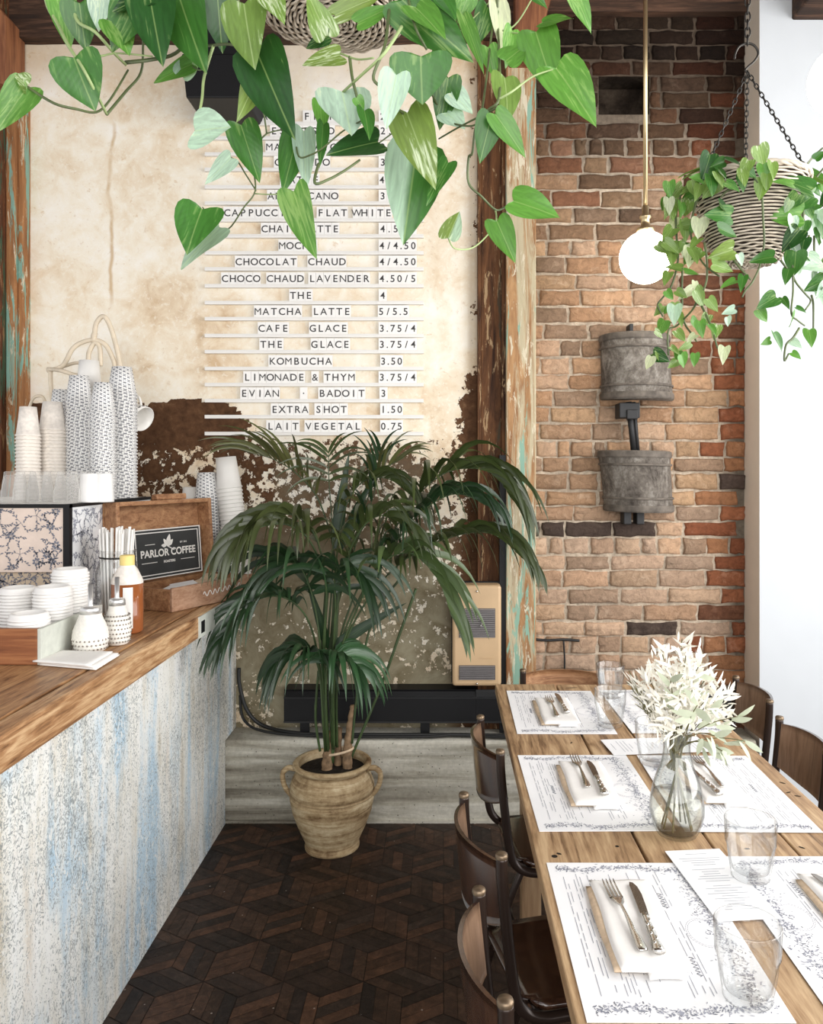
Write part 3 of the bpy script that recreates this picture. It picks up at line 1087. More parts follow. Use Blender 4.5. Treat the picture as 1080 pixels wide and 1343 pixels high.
t = thing('wall_heater', 'tan metal wall heater with two grey louvred grilles', 'heater', (0.143, 3.40, .60))
x0, x1, z0, z1 = .038, .247, .572, 1.003
hf = WY - .14
m = MB()
m.box((x0, hf, z0), (x1, WY - .052, z1))
m.build('case', MT['heater'], t, bevel=0.012)
m = MB()
m.box((x0 - .004, WY - .060, z0 - .004), (x1 + .006, WY - .045, z1 + .005))
m.build('back_box', MT['black'], t)
for (a, b) in ((.780, .905), (.600, .662)):
    m = MB()
    m.box((x0 + .028, hf - .002, a), (x1 - .026, hf + .004, b), 0)
    n = int((b - a) / .0085)
    for i in range(n):
        z = a + (i + .5) * (b - a) / n
        m.obox((x0 + .03, hf - .007, z - .0025), (x1 - x0 - .058, 0, 0), (0, .006, .003), (0, 0, .0022), 1)
    m.build('grille', [MT['grille'], MT['grille2']], t)
m = MB()
m.tube([(.152 + .012 * math.sin(a * PI / 8), hf - .011, .845 + .016 * math.cos(a * PI / 8)) for a in range(0, 9)], .0022)
m.build('emblem', MT['steel'], t)
for z in (z0 + .012, z1 - .025):
    m = MB()
    m.sphere(((x0 + x1) / 2, hf - .001, z), .005, 10, 6)
    m.build('screw', MT['steel'], t)
m = MB()
for k in range(9):
    m.box((.155 + k * .0065, hf - .0015, .690 + .0015 * math.sin(k * 2)), (.159 + k * .0065, hf + .001, .6935 + .0015 * math.cos(k)))
m.build('name_script', MT['heater'], t)

t = thing('wall_speaker', 'black tapered box fixed high on the plaster above the menu', 'speaker', (-1.0, 3.40, 3.2))
m = MB()
pts = [(238, 70), (345, 70), (322, 128), (244, 128)]
a = [P(x, y, 3.22) for x, y in pts]
b = [Vector((p.x, WY - .005, p.z)) for p in a]
m.add(a + b, [(0, 3, 2, 1), (4, 5, 6, 7), (0, 1, 5, 4), (1, 2, 6, 5), (2, 3, 7, 6), (3, 0, 4, 7)], 0, None, (1, 1, 1), False)
m.build('cabinet', MT['black'], t, bevel=.006)
m = MB()
c0, c1 = P(262, 20, 3.28), P(322, 75, 3.28)
m.box((c0.x, 3.26, c1.z - .01), (c1.x, WY - .005, c0.z))
m.build('mounting_arm', MT['black'], t, bevel=.004)

# ================================================================ DRUMS ON THE BRICK WALL
t = thing('pulley_bracket', 'pair of weathered grey half drums joined by an iron bar on the brick wall', 'wall ornament', (.92, 3.40, 1.3))


def drum(x0, x1, z0, z1, tilt, taper):
    m = MB()
    r = (x1 - x0) / 2
    cx = (x0 + x1) / 2
    H = z1 - z0
    prof = [(0.0, 0.004), (r * .97, .0), (r * 1.0, .006), (r * 1.0, .028), (r * .965, .034), (r * .965, .062), (r * .985, .066), (r * .985, .074), (r * .955, .080)]
    top = [(a, H - b) for a, b in prof[::-1]]
    full = [(0, .003), (r * .975, 0), (r * .985, .003), (r * .97, H * .25), (r * .97, H * .5), (r * .97, H * .75), (r * .985, H - .003), (r * .975, H), (0, H - .003)]
    vs = []
    m.lathe(full, 40, (cx, WY - .02, z0), 0, None, (PI, 2 * PI))
    c = Vector((cx, 0, z0))
    for i, v in enumerate(m.v):
        f = (v.z - z0) / H
        v.x = cx + (v.x - cx) * (1 + taper * (f - .5))
        v.x += tilt * (f - .5)
        v.y = WY - .02 + (v.y - WY + .02) * 0.95
        v.z += tilt * 0.12 * (v.x - cx) / r
    return m


def hoops(par, x0, x1, z0, z1, tilt, taper):
    r, cx, H = (x1 - x0) / 2, (x0 + x1) / 2, z1 - z0
    for zz, hw in ((.016, .014), (.060, .005), (H - .060, .005), (H - .016, .014)):
        h = MB()
        f = zz / H
        rr = r * .975
        vs, fs = [], []
        for k in range(33):
            th = PI + PI * k / 32
            for q, (dr, dz) in enumerate(((-.004, -hw), (.004, -hw), (.0065, -hw * .6), (.0065, hw * .6), (.004, hw), (-.004, hw))):
                x = cx + (rr + dr) * math.cos(th) * (1 + taper * (f - .5)) + tilt * (f - .5)
                y = WY - .02 + (rr + dr) * math.sin(th) * .95
                vs.append((x, y, z0 + zz + dz + tilt * .12 * (x - cx) / r))
        for k in range(32):
            for q in range(5):
                fs.append((k * 6 + q, k * 6 + 6 + q, k * 6 + 7 + q, k * 6 + 1 + q))
        h.add(vs, fs, 0, None, (1, 1, 1), False)
        h.build('hoop', MT['drumhoop'], par)


m = drum(P(792, 0, WY - .1)[0], P(887, 0, WY - .1)[0], P(0, 523, WY - .12)[2], P(0, 436, WY - .12)[2], -.012, -.04)
do = plabel(m.build('drum', MT['drum'], t), 'upper brown grey drum')
hoops(do, P(792, 0, WY - .1)[0], P(887, 0, WY - .1)[0], P(0, 523, WY - .12)[2], P(0, 436, WY - .12)[2], -.012, -.04)
m = drum(P(793, 0, WY - .1)[0], P(888, 0, WY - .1)[0], P(0, 672, WY - .12)[2], P(0, 591, WY - .12)[2], -.022, .05)
do = plabel(m.build('drum', MT['drum'], t), 'lower grey drum')
hoops(do, P(793, 0, WY - .1)[0], P(888, 0, WY - .1)[0], P(0, 672, WY - .12)[2], P(0, 591, WY - .12)[2], -.022, .05)
m = MB()
a, b = P(825, 527, WY - .07), P(832, 595, WY - .07)
m.tube([a, b], .013, 10)
m.tube([a + Vector((.024, .01, 0)), b + Vector((.020, .01, 0))], .009, 8)
m.build('bar', MT['iron'], t)
m = MB()
a, b = P(813, 548, WY - .12), P(840, 528, WY - .12)
m.box((a.x, WY - .12, a.z), (b.x, WY - .03, b.z))
m.box((a.x + .03, WY - .128, a.z - .006), (b.x - .01, WY - .11, b.z - .03))
m.build('clamp', MT['iron'], t, bevel=.004)
for px in (823, 840):
    m = MB()
    a = P(px, 688, WY - .09)
    m.box((a.x - .017, WY - .10, a.z), (a.x + .017, WY - .03, a.z + .07))
    m.build('foot', MT['iron'], t, bevel=.005)
m = MB()
a = P(828, 440, WY - .09)
m.box((a.x - .008, WY - .10, a.z - .03), (a.x + .008, WY - .03, a.z + .05))
m.build('hook', MT['iron'], t, bevel=.003)

# ================================================================ LAMPS
def pendant(px, py, d, rpx, label, rodpx=0):
    c = P(px, py, d)
    r = rpx * d / FPX
    t = thing('pendant_lamp', label, 'lamp', (c.x, c.y, TOPZ), 0, None)
    m = MB()
    m.sphere(c, r, 40, 24)
    m.build('globe', MT['globe'], t)
    m = MB()
    top = c.z + r
    rx = c.x + rodpx
    m.lathe([(0, .006), (.030, .004), (.034, -.004), (.034, .016), (.018, .024), (.016, .05), (.022, .056), (.022, .064), (.013, .07), (.013, .1), (.009, .105), (0, .105)], 24, (c.x, c.y, top - .004))
    m.build('collar', MT['brass'], t)
    m = MB()
    m.tube([(c.x, c.y, top + .09), (c.x, c.y, TOPZ)], .0085, 12)
    m.build('rod', MT['brass'], t)
    m = MB()
    m.lathe([(0, TOPZ - .03), (.05, TOPZ - .03), (.06, TOPZ), (0, TOPZ)], 24, (c.x, c.y, 0))
    m.build('ceiling_rose', MT['brass'], t)
    l = bpy.data.lights.new('globe_light', 'POINT')
    l.energy, l.color, l.shadow_soft_size = 24, (1.0, 0.72, 0.42), r
    lo = bpy.data.objects.new('globe_light', l)
    COL.objects.link(lo)
    lo.location = c - Vector((0, 0, 0))
    lo.location = (c.x, c.y, c.z)
    return t


pendant(847, 338, 3.0, 34, 'glowing white globe lamp on a brass rod before the brick wall')
pendant(1108, 106, 2.35, 45, 'glowing white globe lamp at the right edge before the white pier')

# ================================================================ MENU BOARD
ROWS = [  # text centre y, [(word, x0, x1)], plain name of the row
    (155, [('CAFE', 332, 374), ('FILTRE', 398, 460), ('2.5/3', 497, 547)], 0),
    (174, [('ESPRESSO', 355, 440), ('2.75', 497, 538)], 0),
    (195, [('MACCHIATO', 349, 444), ('3', 497, 508)], 0),
    (215, [('CORTADO', 360, 434), ('3.75', 497, 538)], 0),
    (238, [('LATTE', 368, 420), ('4/4.50', 497, 547)], 0),
    (259, [('AMERICANO', 351, 445), ('3/3.5', 497, 547)], 0),
    (281, [('CAPPUCCINO', 294, 397), ('FLAT', 416, 457), ('WHITE', 463, 515)], 0),
    (302, [('CHAI', 343, 383), ('LATTE', 396, 446), ('4.5/5', 497, 547)], 0),
    (324, [('MOCHA', 366, 417), ('4/4.50', 497, 547)], 0),
    (345, [('CHOCOLAT', 309, 391), ('CHAUD', 404, 455), ('4/4.50', 497, 547)], 0),
    (367, [('CHOCO', 291, 343), ('CHAUD', 350, 400), ('LAVENDER', 405, 486), ('4.50/5', 497, 547)], 0),
    (389, [('THE', 380, 411), ('4', 497, 508)], 0),
    (410, [('MATCHA', 334, 397), ('LATTE', 410, 461), ('5/5.5', 496, 537)], 0),
    (432, [('CAFE', 339, 380), ('GLACE', 406, 457), ('3.75/4', 497, 547)], 0),
    (453, [('THE', 341, 373), ('GLACE', 408, 460), ('3.75/4', 497, 547)], 0),
    (475, [('KOMBUCHA', 353, 437), ('3.50', 499, 529)], 0),
    (496, [('LIMONADE', 320, 401), ('&', 409, 419), ('THYM', 425, 467), ('3.75/4', 497, 547)], 0),
    (517, [('EVIAN', 316, 368), ('·', 394, 404), ('BADOIT', 418, 480), ('3', 498, 509)], 'third line from the bottom'),
    (538, [('EXTRA', 356, 406), ('SHOT', 413, 457), ('1.50', 499, 529)], 0),
    (560, [('LAIT', 350, 394), ('VEGETAL', 400, 475), ('0.75', 499, 529)], 0),
]
ORD = ['first', 'second', 'third', 'fourth', 'fifth', 'sixth', 'seventh', 'eighth', 'ninth', 'tenth']
glyphs = {}


def glyph(ch, size):
    if ch in glyphs:
        return glyphs[ch]
    cu = bpy.data.curves.new('glyph', 'FONT')
    cu.body = ch
    cu.size = size
    cu.align_x, cu.align_y = 'CENTER', 'BOTTOM_BASELINE'
    cu.offset = size * (0.0 if ch in 'MWN' else 0.005 if ch in 'VAK48&' else 0.012)
    cu.resolution_u = 3
    o = bpy.data.objects.new('glyph', cu)
    COL.objects.link(o)
    bpy.context.view_layer.update()
    me = bpy.data.meshes.new_from_object(o.evaluated_get(bpy.context.evaluated_depsgraph_get()))
    vs = [v.co.copy() for v in me.vertices]
    fs = [tuple(p.vertices) for p in me.polygons]
    bpy.data.objects.remove(o)
    bpy.data.curves.remove(cu)
    bpy.data.meshes.remove(me)
    glyphs[ch] = (vs, fs)
    return glyphs[ch]


def text_mesh(m, body, size, o, ux, uz, mat=0, offs=.012, cache=False):
    """adds lettering to a mesh: origin o, directions ux and uz"""
    cu = bpy.data.curves.new('glyph', 'FONT')
    cu.body, cu.size = body, size
    cu.align_x = 'CENTER'
    cu.offset = size * offs
    ob = bpy.data.objects.new('glyph', cu)
    COL.objects.link(ob)
    bpy.context.view_layer.update()
    me = bpy.data.meshes.new_from_object(ob.evaluated_get(bpy.context.evaluated_depsgraph_get()))
    m.add([Vector(o) + Vector(ux) * v.co.x + Vector(uz) * v.co.y for v in me.vertices], [tuple(p.vertices) for p in me.polygons], mat, None, (1, 1, 1), False)
    bpy.data.objects.remove(ob)
    bpy.data.curves.remove(cu)
    bpy.data.meshes.remove(me)


TW, TH = .0345, .056
tile_cache = {}


def tile(ch, x, z, w, label, group):
    key = (ch, round(w, 3))
    if key not in tile_cache:
        m = MB()
        m.box((-w / 2 + .0004, -.0025, 0), (w / 2 - .0004, .0025, TH), 0)
        vs, fs = glyph(ch, .044)
        m.add([(v.x, -.0032, v.y + .0135) for v in vs], fs, 1, None, (1, 1, 1), False)
        o = m.build('letter_tile', [MT['tile'], MT['letter']])
        tile_cache[key] = o
    else:
        o = tile_cache[key].copy()
        COL.objects.link(o)
    o.location = (x, WY - .0095, z)
    tag(o, label, 'letter tile', group)


for ri, (py, words, alias) in enumerate(ROWS):
    zc = P(0, py, WY)[2]
    zb = zc - TH / 2 + .002
    first = ' '.join(w for w, _, _ in words[:-1]) if ri != 6 else ' '.join(w for w, _, _ in words)
    rail = MB()
    xa, xb = P(270, 0, WY)[0], P(556, 0, WY)[0]
    rail.box((xa, WY - .016, zb - .0115), (xb, WY - .0005, zb - .0005))
    rail.box((xa, WY - .016, zb - .001), (xb, WY - .014, zb + .004))
    ro = rail.build('menu_rail', MT['rail'])
    nm = alias if alias else 'line ' + first.lower()
    tag(ro, f'thin white rail under the menu {nm}', 'menu rail', 'menu rails on the plaster wall')
    for wi, (w, x0, x1) in enumerate(words):
        chars = [c for c in w]
        price = w[0].isdigit()
        units = [0.55 if c == '.' else 1.0 for c in chars]
        tot = sum(units)
        a, b = P(x0, 0, WY)[0], P(x1, 0, WY)[0]
        x = a
        for ci, c in enumerate(chars):
            wd = (b - a) * units[ci] / tot
            kind = 'dot' if c in '.·' else 'slash' if c == '/' else c
            if alias:
                lab = f'white letter card {kind}, {ORD[ci]} of {"the price" if price else "word " + str(ORD[wi])} on the menu {alias}'
            elif price:
                lab = f'white letter card {kind}, {ORD[ci]} of the price beside {first.lower()}'
            elif ' ' in first:
                lab = f'white letter card {kind}, {ORD[ci]} letter of {w.lower()} in {first.lower()}'
            else:
                lab = f'white letter card {kind}, {ORD[ci]} letter of the single menu word {w.lower()}'
            tile(c, x + wd / 2, zb, round(wd, 3), lab, 'letter cards on the menu rails')
            x += wd

# ================================================================ COUNTER GOODS
# floral display box
bx = thing('display_box', 'floral papered display box with black edges on the counter', 'display box', (-1.6, 2.8, CZ))
BX1, BY0, BY1, BZ1 = -1.2, 2.512, 3.21, 1.385
bxl = -2.2
def sprigs(m, o, ex, ez, w, h, n, mat, seed, size=.05):
    """printed flower sprigs: curved stalks, leaves and rosettes laid on a flat panel"""
    r = random.Random(seed)
    o, ex, ez = Vector(o), Vector(ex), Vector(ez)
    nrm = ex.cross(ez).normalized()
    pts_ = []

    def pt(x, z):
        return o + ex * max(.002, min(w - .002, x)) + ez * max(.002, min(h - .002, z)) + nrm * .0008

    def poly(ps):
        m.add([pt(x, z) for x, z in ps], [tuple(range(len(ps)))], mat, None, (1, 1, 1), False)

    def lf(x, z, a, L, W):
        ps = []
        for k in range(8):
            th = 2 * PI * k / 8
            q = L * .5 + L * .5 * math.cos(th)
            v_ = W * .5 * math.sin(th)
            ps.append((x + q * math.cos(a) - v_ * math.sin(a), z + q * math.sin(a) + v_ * math.cos(a)))
        poly(ps)
    for _ in range(n):
        for _t in range(30):
            x, z = r.uniform(0, w), r.uniform(0, h)
            if all((x - a) ** 2 + (z - b) ** 2 > (size * .8) ** 2 for a, b in pts_):
                break
        pts_.append((x, z))
        ang = r.uniform(0, 2 * PI)
        for br in range(r.choice((3, 4, 5))):
            a = ang + br * 1.3 + r.uniform(-.3, .3)
            px, pz = x, z
            for s in range(6):
                nx_, nz_ = px + size * .13 * math.cos(a), pz + size * .13 * math.sin(a)
                c, d = math.cos(a + PI / 2) * .0006, math.sin(a + PI / 2) * .0006
                poly([(px - c, pz - d), (nx_ - c, nz_ - d), (nx_ + c, nz_ + d), (px + c, pz + d)])
                if s > 0:
                    lf(nx_, nz_, a + r.choice((-1, 1)) * r.uniform(.5, 1.0), size * r.uniform(.11, .2), size * .075)
                a += r.uniform(-.1, .35)
                px, pz = nx_, nz_
        if r.random() < .65:
            for k in range(7):
                th = 2 * PI * k / 7
                lf(x + .004 * math.cos(th), z + .004 * math.sin(th), th, size * .19, size * .13)


m = MB()
m.box((bxl, BY0 + .012, CZ + .001), (BX1 - .004, BY1, BZ1 - .004))
sprigs(m, (bxl + .45, BY0 + .012, CZ + .003), (1, 0, 0), (0, 0, 1), BX1 - .006 - bxl - .45, .165, 62, 1, 3, .05)
plabel(m.build('body', [plain('tan_panel', (0.50, 0.40, 0.29), .6), MT['ink2']], bx), 'tan floral lower body')
m = MB()
m.box((bxl, BY0, CZ + .165), (BX1 - .016, BY0 + .012, BZ1 - .010))
sprigs(m, (bxl + .45, BY0, CZ + .170), (1, 0, 0), (0, 0, 1), BX1 - .018 - bxl - .45, .200, 34, 1, 5, .056)
plabel(m.build('flap', [plain('pink_panel', (0.70, 0.58, 0.50), .6), MT['ink2']], bx), 'pink floral hinged flap')
m = MB()
m.box((BX1 - .0045, BY0 + .02, CZ + .002), (BX1 + .001, BY1 - .004, BZ1 - .008))
sprigs(m, (BX1 + .001, BY0 + .022, CZ + .005), (0, 1, 0), (0, 0, 1), BY1 - BY0 - .03, .36, 95, 1, 8, .05)
plabel(m.build('side_panel', [plain('white_panel', (0.80, 0.81, 0.82), .6), MT['ink']], bx), 'white floral side')
m = MB()
m.box((BX1 - .016, BY0 - .004, CZ + .165), (BX1 + .004, BY0 + .018, BZ1))
m.box((bxl, BY0 - .003, BZ1 - .010), (BX1 + .004, BY0 + .018, BZ1 + .002))
m.box((BX1 - .014, BY0, BZ1 - .009), (BX1 + .004, BY1, BZ1 + .002))
m.build('edging', MT['black'], bx)
m = MB()
m.box((bxl, BY0 + .018, BZ1 - .004), (BX1 - .014, BY1, BZ1 + .001))
m.build('lid', MT['white'], bx)

# ---- paper cups, nested upside down
CUPH, PITCH = .108, .0128


def cup_proto(name, mat, rb, rt, h):
    m = MB()
    prof = [(rb - .004, .003), (rb, .0), (rb + .0035, .002), (rb + .0035, .006), (rb, .008), (rb - (rb - rt) * .5, h * .5), (rt, h), (rt - .003, h), (rt - .004, h - .006), (0, h - .006)]
    m.lathe(prof, 20, (0, 0, 0))
    return m.build(name, mat)


cup_protos = {}


def cup_stack(kind, x, y, zbase, n, rb, rt, h, pitch, desc, group, lean=(0, 0)):
    key = (kind, rb)
    first = key not in cup_protos
    if first:
        cup_protos[key] = cup_proto('paper_cup', MT[kind], rb, rt, h)
    axis = Vector((lean[0], lean[1], 1)).normalized()
    rot = Vector((0, 0, 1)).rotation_difference(axis).to_euler()
    for i in range(n):
        o = cup_protos[key] if first else cup_protos[key].copy()
        if not first:
            COL.objects.link(o)
        first = False
        p = Vector((x, y, zbase)) + axis * (pitch * i)
        o.location = p
        o.rotation_euler = (rot.x, rot.y, rnd.uniform(-.12, .12) if lean == (0, 0) else rot.z)
        if i == n - 1:
            tag(o, 'topmost paper cup of ' + desc, 'paper cup', group)
        elif i == 0:
            tag(o, 'bottom paper cup of ' + desc, 'paper cup', group)
        else:
            tag(o, 'paper cup nested within ' + desc, 'paper cup', group)


ZT = BZ1 + .0025


def stack_on_box(kind, pxc, wpx, pytop, d, desc, group, rt=.72, jx=0):
    c = P(pxc, 0, d)
    r = wpx * d / FPX / 2 - .002
    top = EYE - (pytop - VY) * d / FPX
    n = max(2, round((top - ZT - CUPH) / PITCH) + 1)
    cup_stack(kind, c.x, d, ZT, n, round(r, 3), round(r * rt, 4), CUPH, PITCH, desc, group)


stack_on_box('cuppale', 37, 30, 535, 2.86, 'the pale speckled stack standing leftmost on the floral box', 'leftmost cup stack')
stack_on_box('cuppale', 69, 34, 525, 2.95, 'the second pale stack from the left on the box', 'second pale cup stack')
stack_on_box('cup', 81, 32, 511, 3.14, 'the half hidden patterned stack behind the pale stacks', 'half hidden cup stack', .7)
stack_on_box('cup', 104, 35, 495, 2.99, 'the tall patterned stack in the middle of the box', 'middle cup stack', .7)
stack_on_box('cupwhite', 117, 32, 472, 3.13, 'the plain white stack rising behind the patterned ones', 'plain white cup stack', .8)
stack_on_box('cup', 135, 33, 501, 2.88, 'the patterned stack nearest the right front of the box', 'right front cup stack', .7)
stack_on_box('cup', 160, 38, 481, 3.03, 'the tallest patterned stack at the right of the box', 'tallest cup stack', .68)

for (kind, pxc, pyt, d, w, desc, grp, ln) in (
        ('cupwhite', 250, 639, 3.40, 27, 'the short white stack behind the wooden box lid', 'white cups behind the lid', (0, 0)),
        ('cup', 270, 620, 3.36, 33, 'the patterned stack right of the wooden box lid', 'patterned cups by the lid', (-.035, 0)),
        ('cup', 299, 692, 3.26, 27, 'the small patterned stack at the tray corner', 'small patterned cup stack', (0, 0))):
    c = P(pxc, 0, d)
    top = EYE - (pyt - VY) * d / FPX
    n = max(2, round((top - CZ - CUPH) / PITCH) + 1)
    r = round(w * d / FPX / 2 - .003, 3)
    xb = c.x + (.02 if ln[0] else 0)
    cup_stack(kind, xb, d, CZ + .001, n, r, round(r * .74, 4), CUPH, PITCH, desc, grp, ln)
c = P(330, 0, 3.37)
cup_stack('cupwhite', -.872, 3.36, CZ + .001, 26, .052, .042, .135, .0165, 'the leaning plain white stack of large cups behind the palm', 'leaning white cups', (-.11, 0.0))

# ---- glasses
def glass_proto(name, r, h, facets=9, flip=False, mat='glass'):
    m = MB()

    def rm(th, z, i):
        if 0.006 < z < h * .60 and i < 12:
            return 1 - .065 * abs(math.cos(facets * th / 2)) ** 6
        return 1
    rb = r * .74
    prof = [(0, 0), (rb * .8, 0), (rb, .003), (rb * 1.03, .012), (r * .86, h * .35), (r * .92, h * .56), (r * .97, h * .61), (r * .985, h * .8), (r, h - .002), (r - .0012, h), (r - .0028, h - .002),
            (r * .95, h * .61), (r * .87, h * .5), (r * .70, .016), (r * .6, .013), (0, .012)]
    m.lathe(prof, facets * 6, (0, 0, 0), 0, rm)
    if flip:
        for v in m.v:
            v.z = h - v.z
        m.f = [f[::-1] for f in m.f]
    return m.build(name, MT[mat])


g0 = glass_proto('upturned_glass', .042, .105, 12, True, 'cloudyglass')
gl = [(19, 2.60, 'leftmost upturned glass in the front row on the floral box'), (53, 2.62, 'second upturned glass in the front row on the floral box'),
      (88, 2.62, 'upturned glass in the front row near the black box corner'), (34, 2.74, 'upturned glass in the rear row before the leftmost cup stack'),
      (71, 2.76, 'upturned glass in the rear row before the second cup stack'), (105, 2.75, 'upturned glass in the rear row before the middle cup stack')]
for i, (px, d, lab) in enumerate(gl):
    o = g0 if i == 0 else g0.copy()
    if i:
        COL.objects.link(o)
    o.location = (P(px, 0, d)[0], d, ZT)
    tag(o, lab, 'glass', 'upturned glasses on the floral box')
for i, (px, lab) in enumerate(((118, 'short white ribbed tumbler left of its twin before the cup stacks'), (135, 'short white ribbed tumbler right of its twin before the cup stacks'))):
    m = MB()
    m.lathe([(0, .098), (.028, .098), (.031, .094), (.036, .004), (.036, 0), (.033, 0), (.03, .09), (0, .092)], 32, (0, 0, 0), 0, lambda th, z, k: 1 - .02 * (k in (2, 3)) * math.cos(12 * th))
    o = m.build('white_tumbler', MT['white'])
    d = 2.66 + .02 * i
    o.location = (P(px, 0, d)[0], d, ZT)
    tag(o, lab, 'tumbler', 'white tumblers on the floral box')

# ---- bentwood mug stand and mug
dS = 3.17
st = thing('mug_stand', 'bleached bentwood stand with looped arms behind the cup stacks', 'mug stand', (P(115, 0, dS)[0], dS, ZT))


def bent(name, pts, r=.0095):
    m = MB()
    m.tube(smooth([P(*p) if len(p) == 3 else P(p[0], p[1], dS) for p in pts], 6), r, 8)
    m.build(name, MT['cane'], st)


bent('loop', [(124, 442), (126, 425), (135, 415), (143, 424), (152, 452), (160, 490), (166, 530), (168, 600), (168, 648)])
bent('arm', [(62, 486), (82, 480), (95, 458), (108, 449), (124, 446), (138, 452), (147, 468), (151, 484), (153, 540), (153, 648)])
bent('arm', [(116, 474), (117, 462), (124, 450), (131, 456), (132, 480)])
bent('rail', [(63, 484), (80, 486, 3.11), (100, 492, 3.12), (125, 492)], .008)
bent('rail', [(64, 486), (80, 482, 3.23), (104, 476, 3.23), (125, 490)], .007)
bent('post', [(66, 486), (67, 510), (72, 560), (72, 650)], .009)
bent('hook', [(38, 536), (44, 522), (55, 520), (60, 530), (62, 545)], .006)
bent('hook', [(160, 505), (172, 499), (175, 503), (171, 515), (170, 530), (172, 542)], .0075)
bent('finial', [(124, 447), (123, 441), (125, 436)], .011)
bent('foot', [(72, 650), (115, 650), (168, 649)], .009)

mg = thing('mug', 'white mug with a black patterned band hanging from the bentwood stand', 'mug', P(182, 548, 3.13))
m = MB()
ax = Vector((.80, -.35, -.38)).normalized()
base = P(176, 543, 3.13)
rot = Vector((0, 0, 1)).rotation_difference(ax).to_matrix()
m.lathe([(0, -.045), (.026, -.045), (.033, -.038), (.040, .02), (.043, .045), (.0405, .045), (.036, .015), (.03, -.036), (0, -.038)], 28)
MS = 1.2
m.v = [base + rot @ v * MS for v in m.v]
m.build('bowl', MT['mug'], mg)
m = MB()
for k in range(16):
    th = 2 * PI * k / 16
    m.tube([base + rot @ Vector((.0425 * math.cos(th + s), .0425 * math.sin(th + s), zz)) * MS for s, zz in ((0, .030), (.12, .036), (.24, .030))], .0016, 5)
m.build('pattern_band', MT['letter'], mg)
m = MB()
m.tube(smooth([base + rot @ Vector(q) * MS for q in ((-.034, .006, -.02), (-.058, .01, -.012), (-.062, .012, .012), (-.040, .008, .026))], 6), .005)
m.build('handle', MT['mug'], mg)

# ---- wooden box with open lid, sign, scribbled front
F0 = Vector((-.933, 2.70, CZ + .001))
u = Vector((.43, .90, 0)).normalized()
v = Vector((-u.y, u.x, 0))
LU, LV, HH, TK = .445, .235, .083, .012
wb = thing('wooden_box', 'open brown wooden box with scribbled front standing on the counter corner', 'wooden box', F0 + u * .2 + v * .1)
up = Vector((0, 0, 1))
m = MB()
m.obox(F0, u * LU, v * TK, up * HH)
m.build('front_board', MT['traywood'], wb, bevel=.003)
m = MB()
m.obox(F0 + v * TK, u * TK, v * (LV - 2 * TK), up * (HH - .006))
m.obox(F0 + v * TK + u * (LU - TK), u * TK, v * (LV - 2 * TK), up * (HH - .006))
m.obox(F0 + v * (LV - TK), u * LU, v * TK, up * (HH - .006))
m.obox(F0 + v * TK + u * TK, u * (LU - 2 * TK), v * (LV - 2 * TK), up * .012)
m.build('tray', MT['cratewood'], wb, bevel=.002)
m = MB()
sp = []
for k in range(64):
    s = k / 63
    q = F0 + u * (.15 + .20 * s) - v * .0015 + up * (.041 + .010 * s + .009 * math.sin(s * 2 * PI * 7.5 + .4 * math.sin(s * 20)))
    sp.append(q)
m.tube(sp, .0016, 5)
plabel(m.build('scribble', MT['signwhite'], wb), 'white wavy handwriting')
# lid
L0 = F0 + v * LV - u * .062 + up * .030
tl = (up + v * .07).normalized()
nl = -v + up * .07
nl = (nl).normalized()
LW, LH, LD = .475, .345, .060
m = MB()
m.obox(L0, u * LW, tl * LH, -nl * .010)
plabel(m.build('lid_panel', MT['cratewood'], wb), 'upright lid back board')
m = MB()
m.obox(L0, u * .016, tl * LH, nl * LD)
m.obox(L0 + u * (LW - .016), u * .016, tl * LH, nl * LD)
m.obox(L0 + tl * (LH - .016) + u * .016, u * (LW - .032), tl * .016, nl * LD)
m.obox(L0 + u * .016, u * (LW - .032), tl * .016, nl * LD)
m.build('lid_frame', MT['cratewood'], wb, bevel=.003)

sg = thing('coffee_sign', 'black framed coffee sign leaning inside the open wooden lid', 'sign', L0 + u * .2)
S0 = L0 + u * .105 + tl * .060 + nl * .021
su, svv = u, (up * .99 + v * .085).normalized()
sn = -v
SW, SH = .335, .175
m = MB()
m.obox(S0, su * SW, svv * SH, -sn * .012)
m.build('board', MT['chalk'], sg)
m = MB()
for inset in (.008,):
    i0, t_ = inset, .0035
    m.obox(S0 + su * i0 + svv * i0, su * (SW - 2 * i0), svv * t_, sn * .0012)
    m.obox(S0 + su * i0 + svv * (SH - i0 - t_), su * (SW - 2 * i0), svv * t_, sn * .0012)
    m.obox(S0 + su * i0 + svv * i0, su * t_, svv * (SH - 2 * i0), sn * .0012)
    m.obox(S0 + su * (SW - i0 - t_) + svv * i0, su * t_, svv * (SH - 2 * i0), sn * .0012)
m.obox(S0 - su * .004 - svv * .004, su * (SW + .008), svv * .004, sn * .002)
m.obox(S0 - su * .004 + svv * SH, su * (SW + .008), svv * .004, sn * .002)
m.obox(S0 + su * SW, su * .004, svv * SH, sn * .002)
m.obox(S0 - su * .004, su * .004, svv * SH, sn * .002)
m.build('border', MT['signwhite'], sg)
m = MB()
text_mesh(m, 'PARLOR COFFEE', .0375, S0 + su * SW * .5 + svv * .076 + sn * .002, su, svv, 0, .03)
text_mesh(m, 'ROASTERS', .0125, S0 + su * SW * .5 + svv * .050 + sn * .002, su, svv, 0, .03)
text_mesh(m, 'EST. 2012', .009, S0 + su * SW * .73 + svv * .118 + sn * .002, su, svv, 0, .02)
for a, b, h in ((.16, .30, .121), (.10, .32, .054), (.68, .90, .054)):
    m.obox(S0 + su * SW * a + svv * h, su * SW * (b - a), svv * .002, sn * .0012)
m.build('lettering', MT['signwhite'], sg)
m = MB()


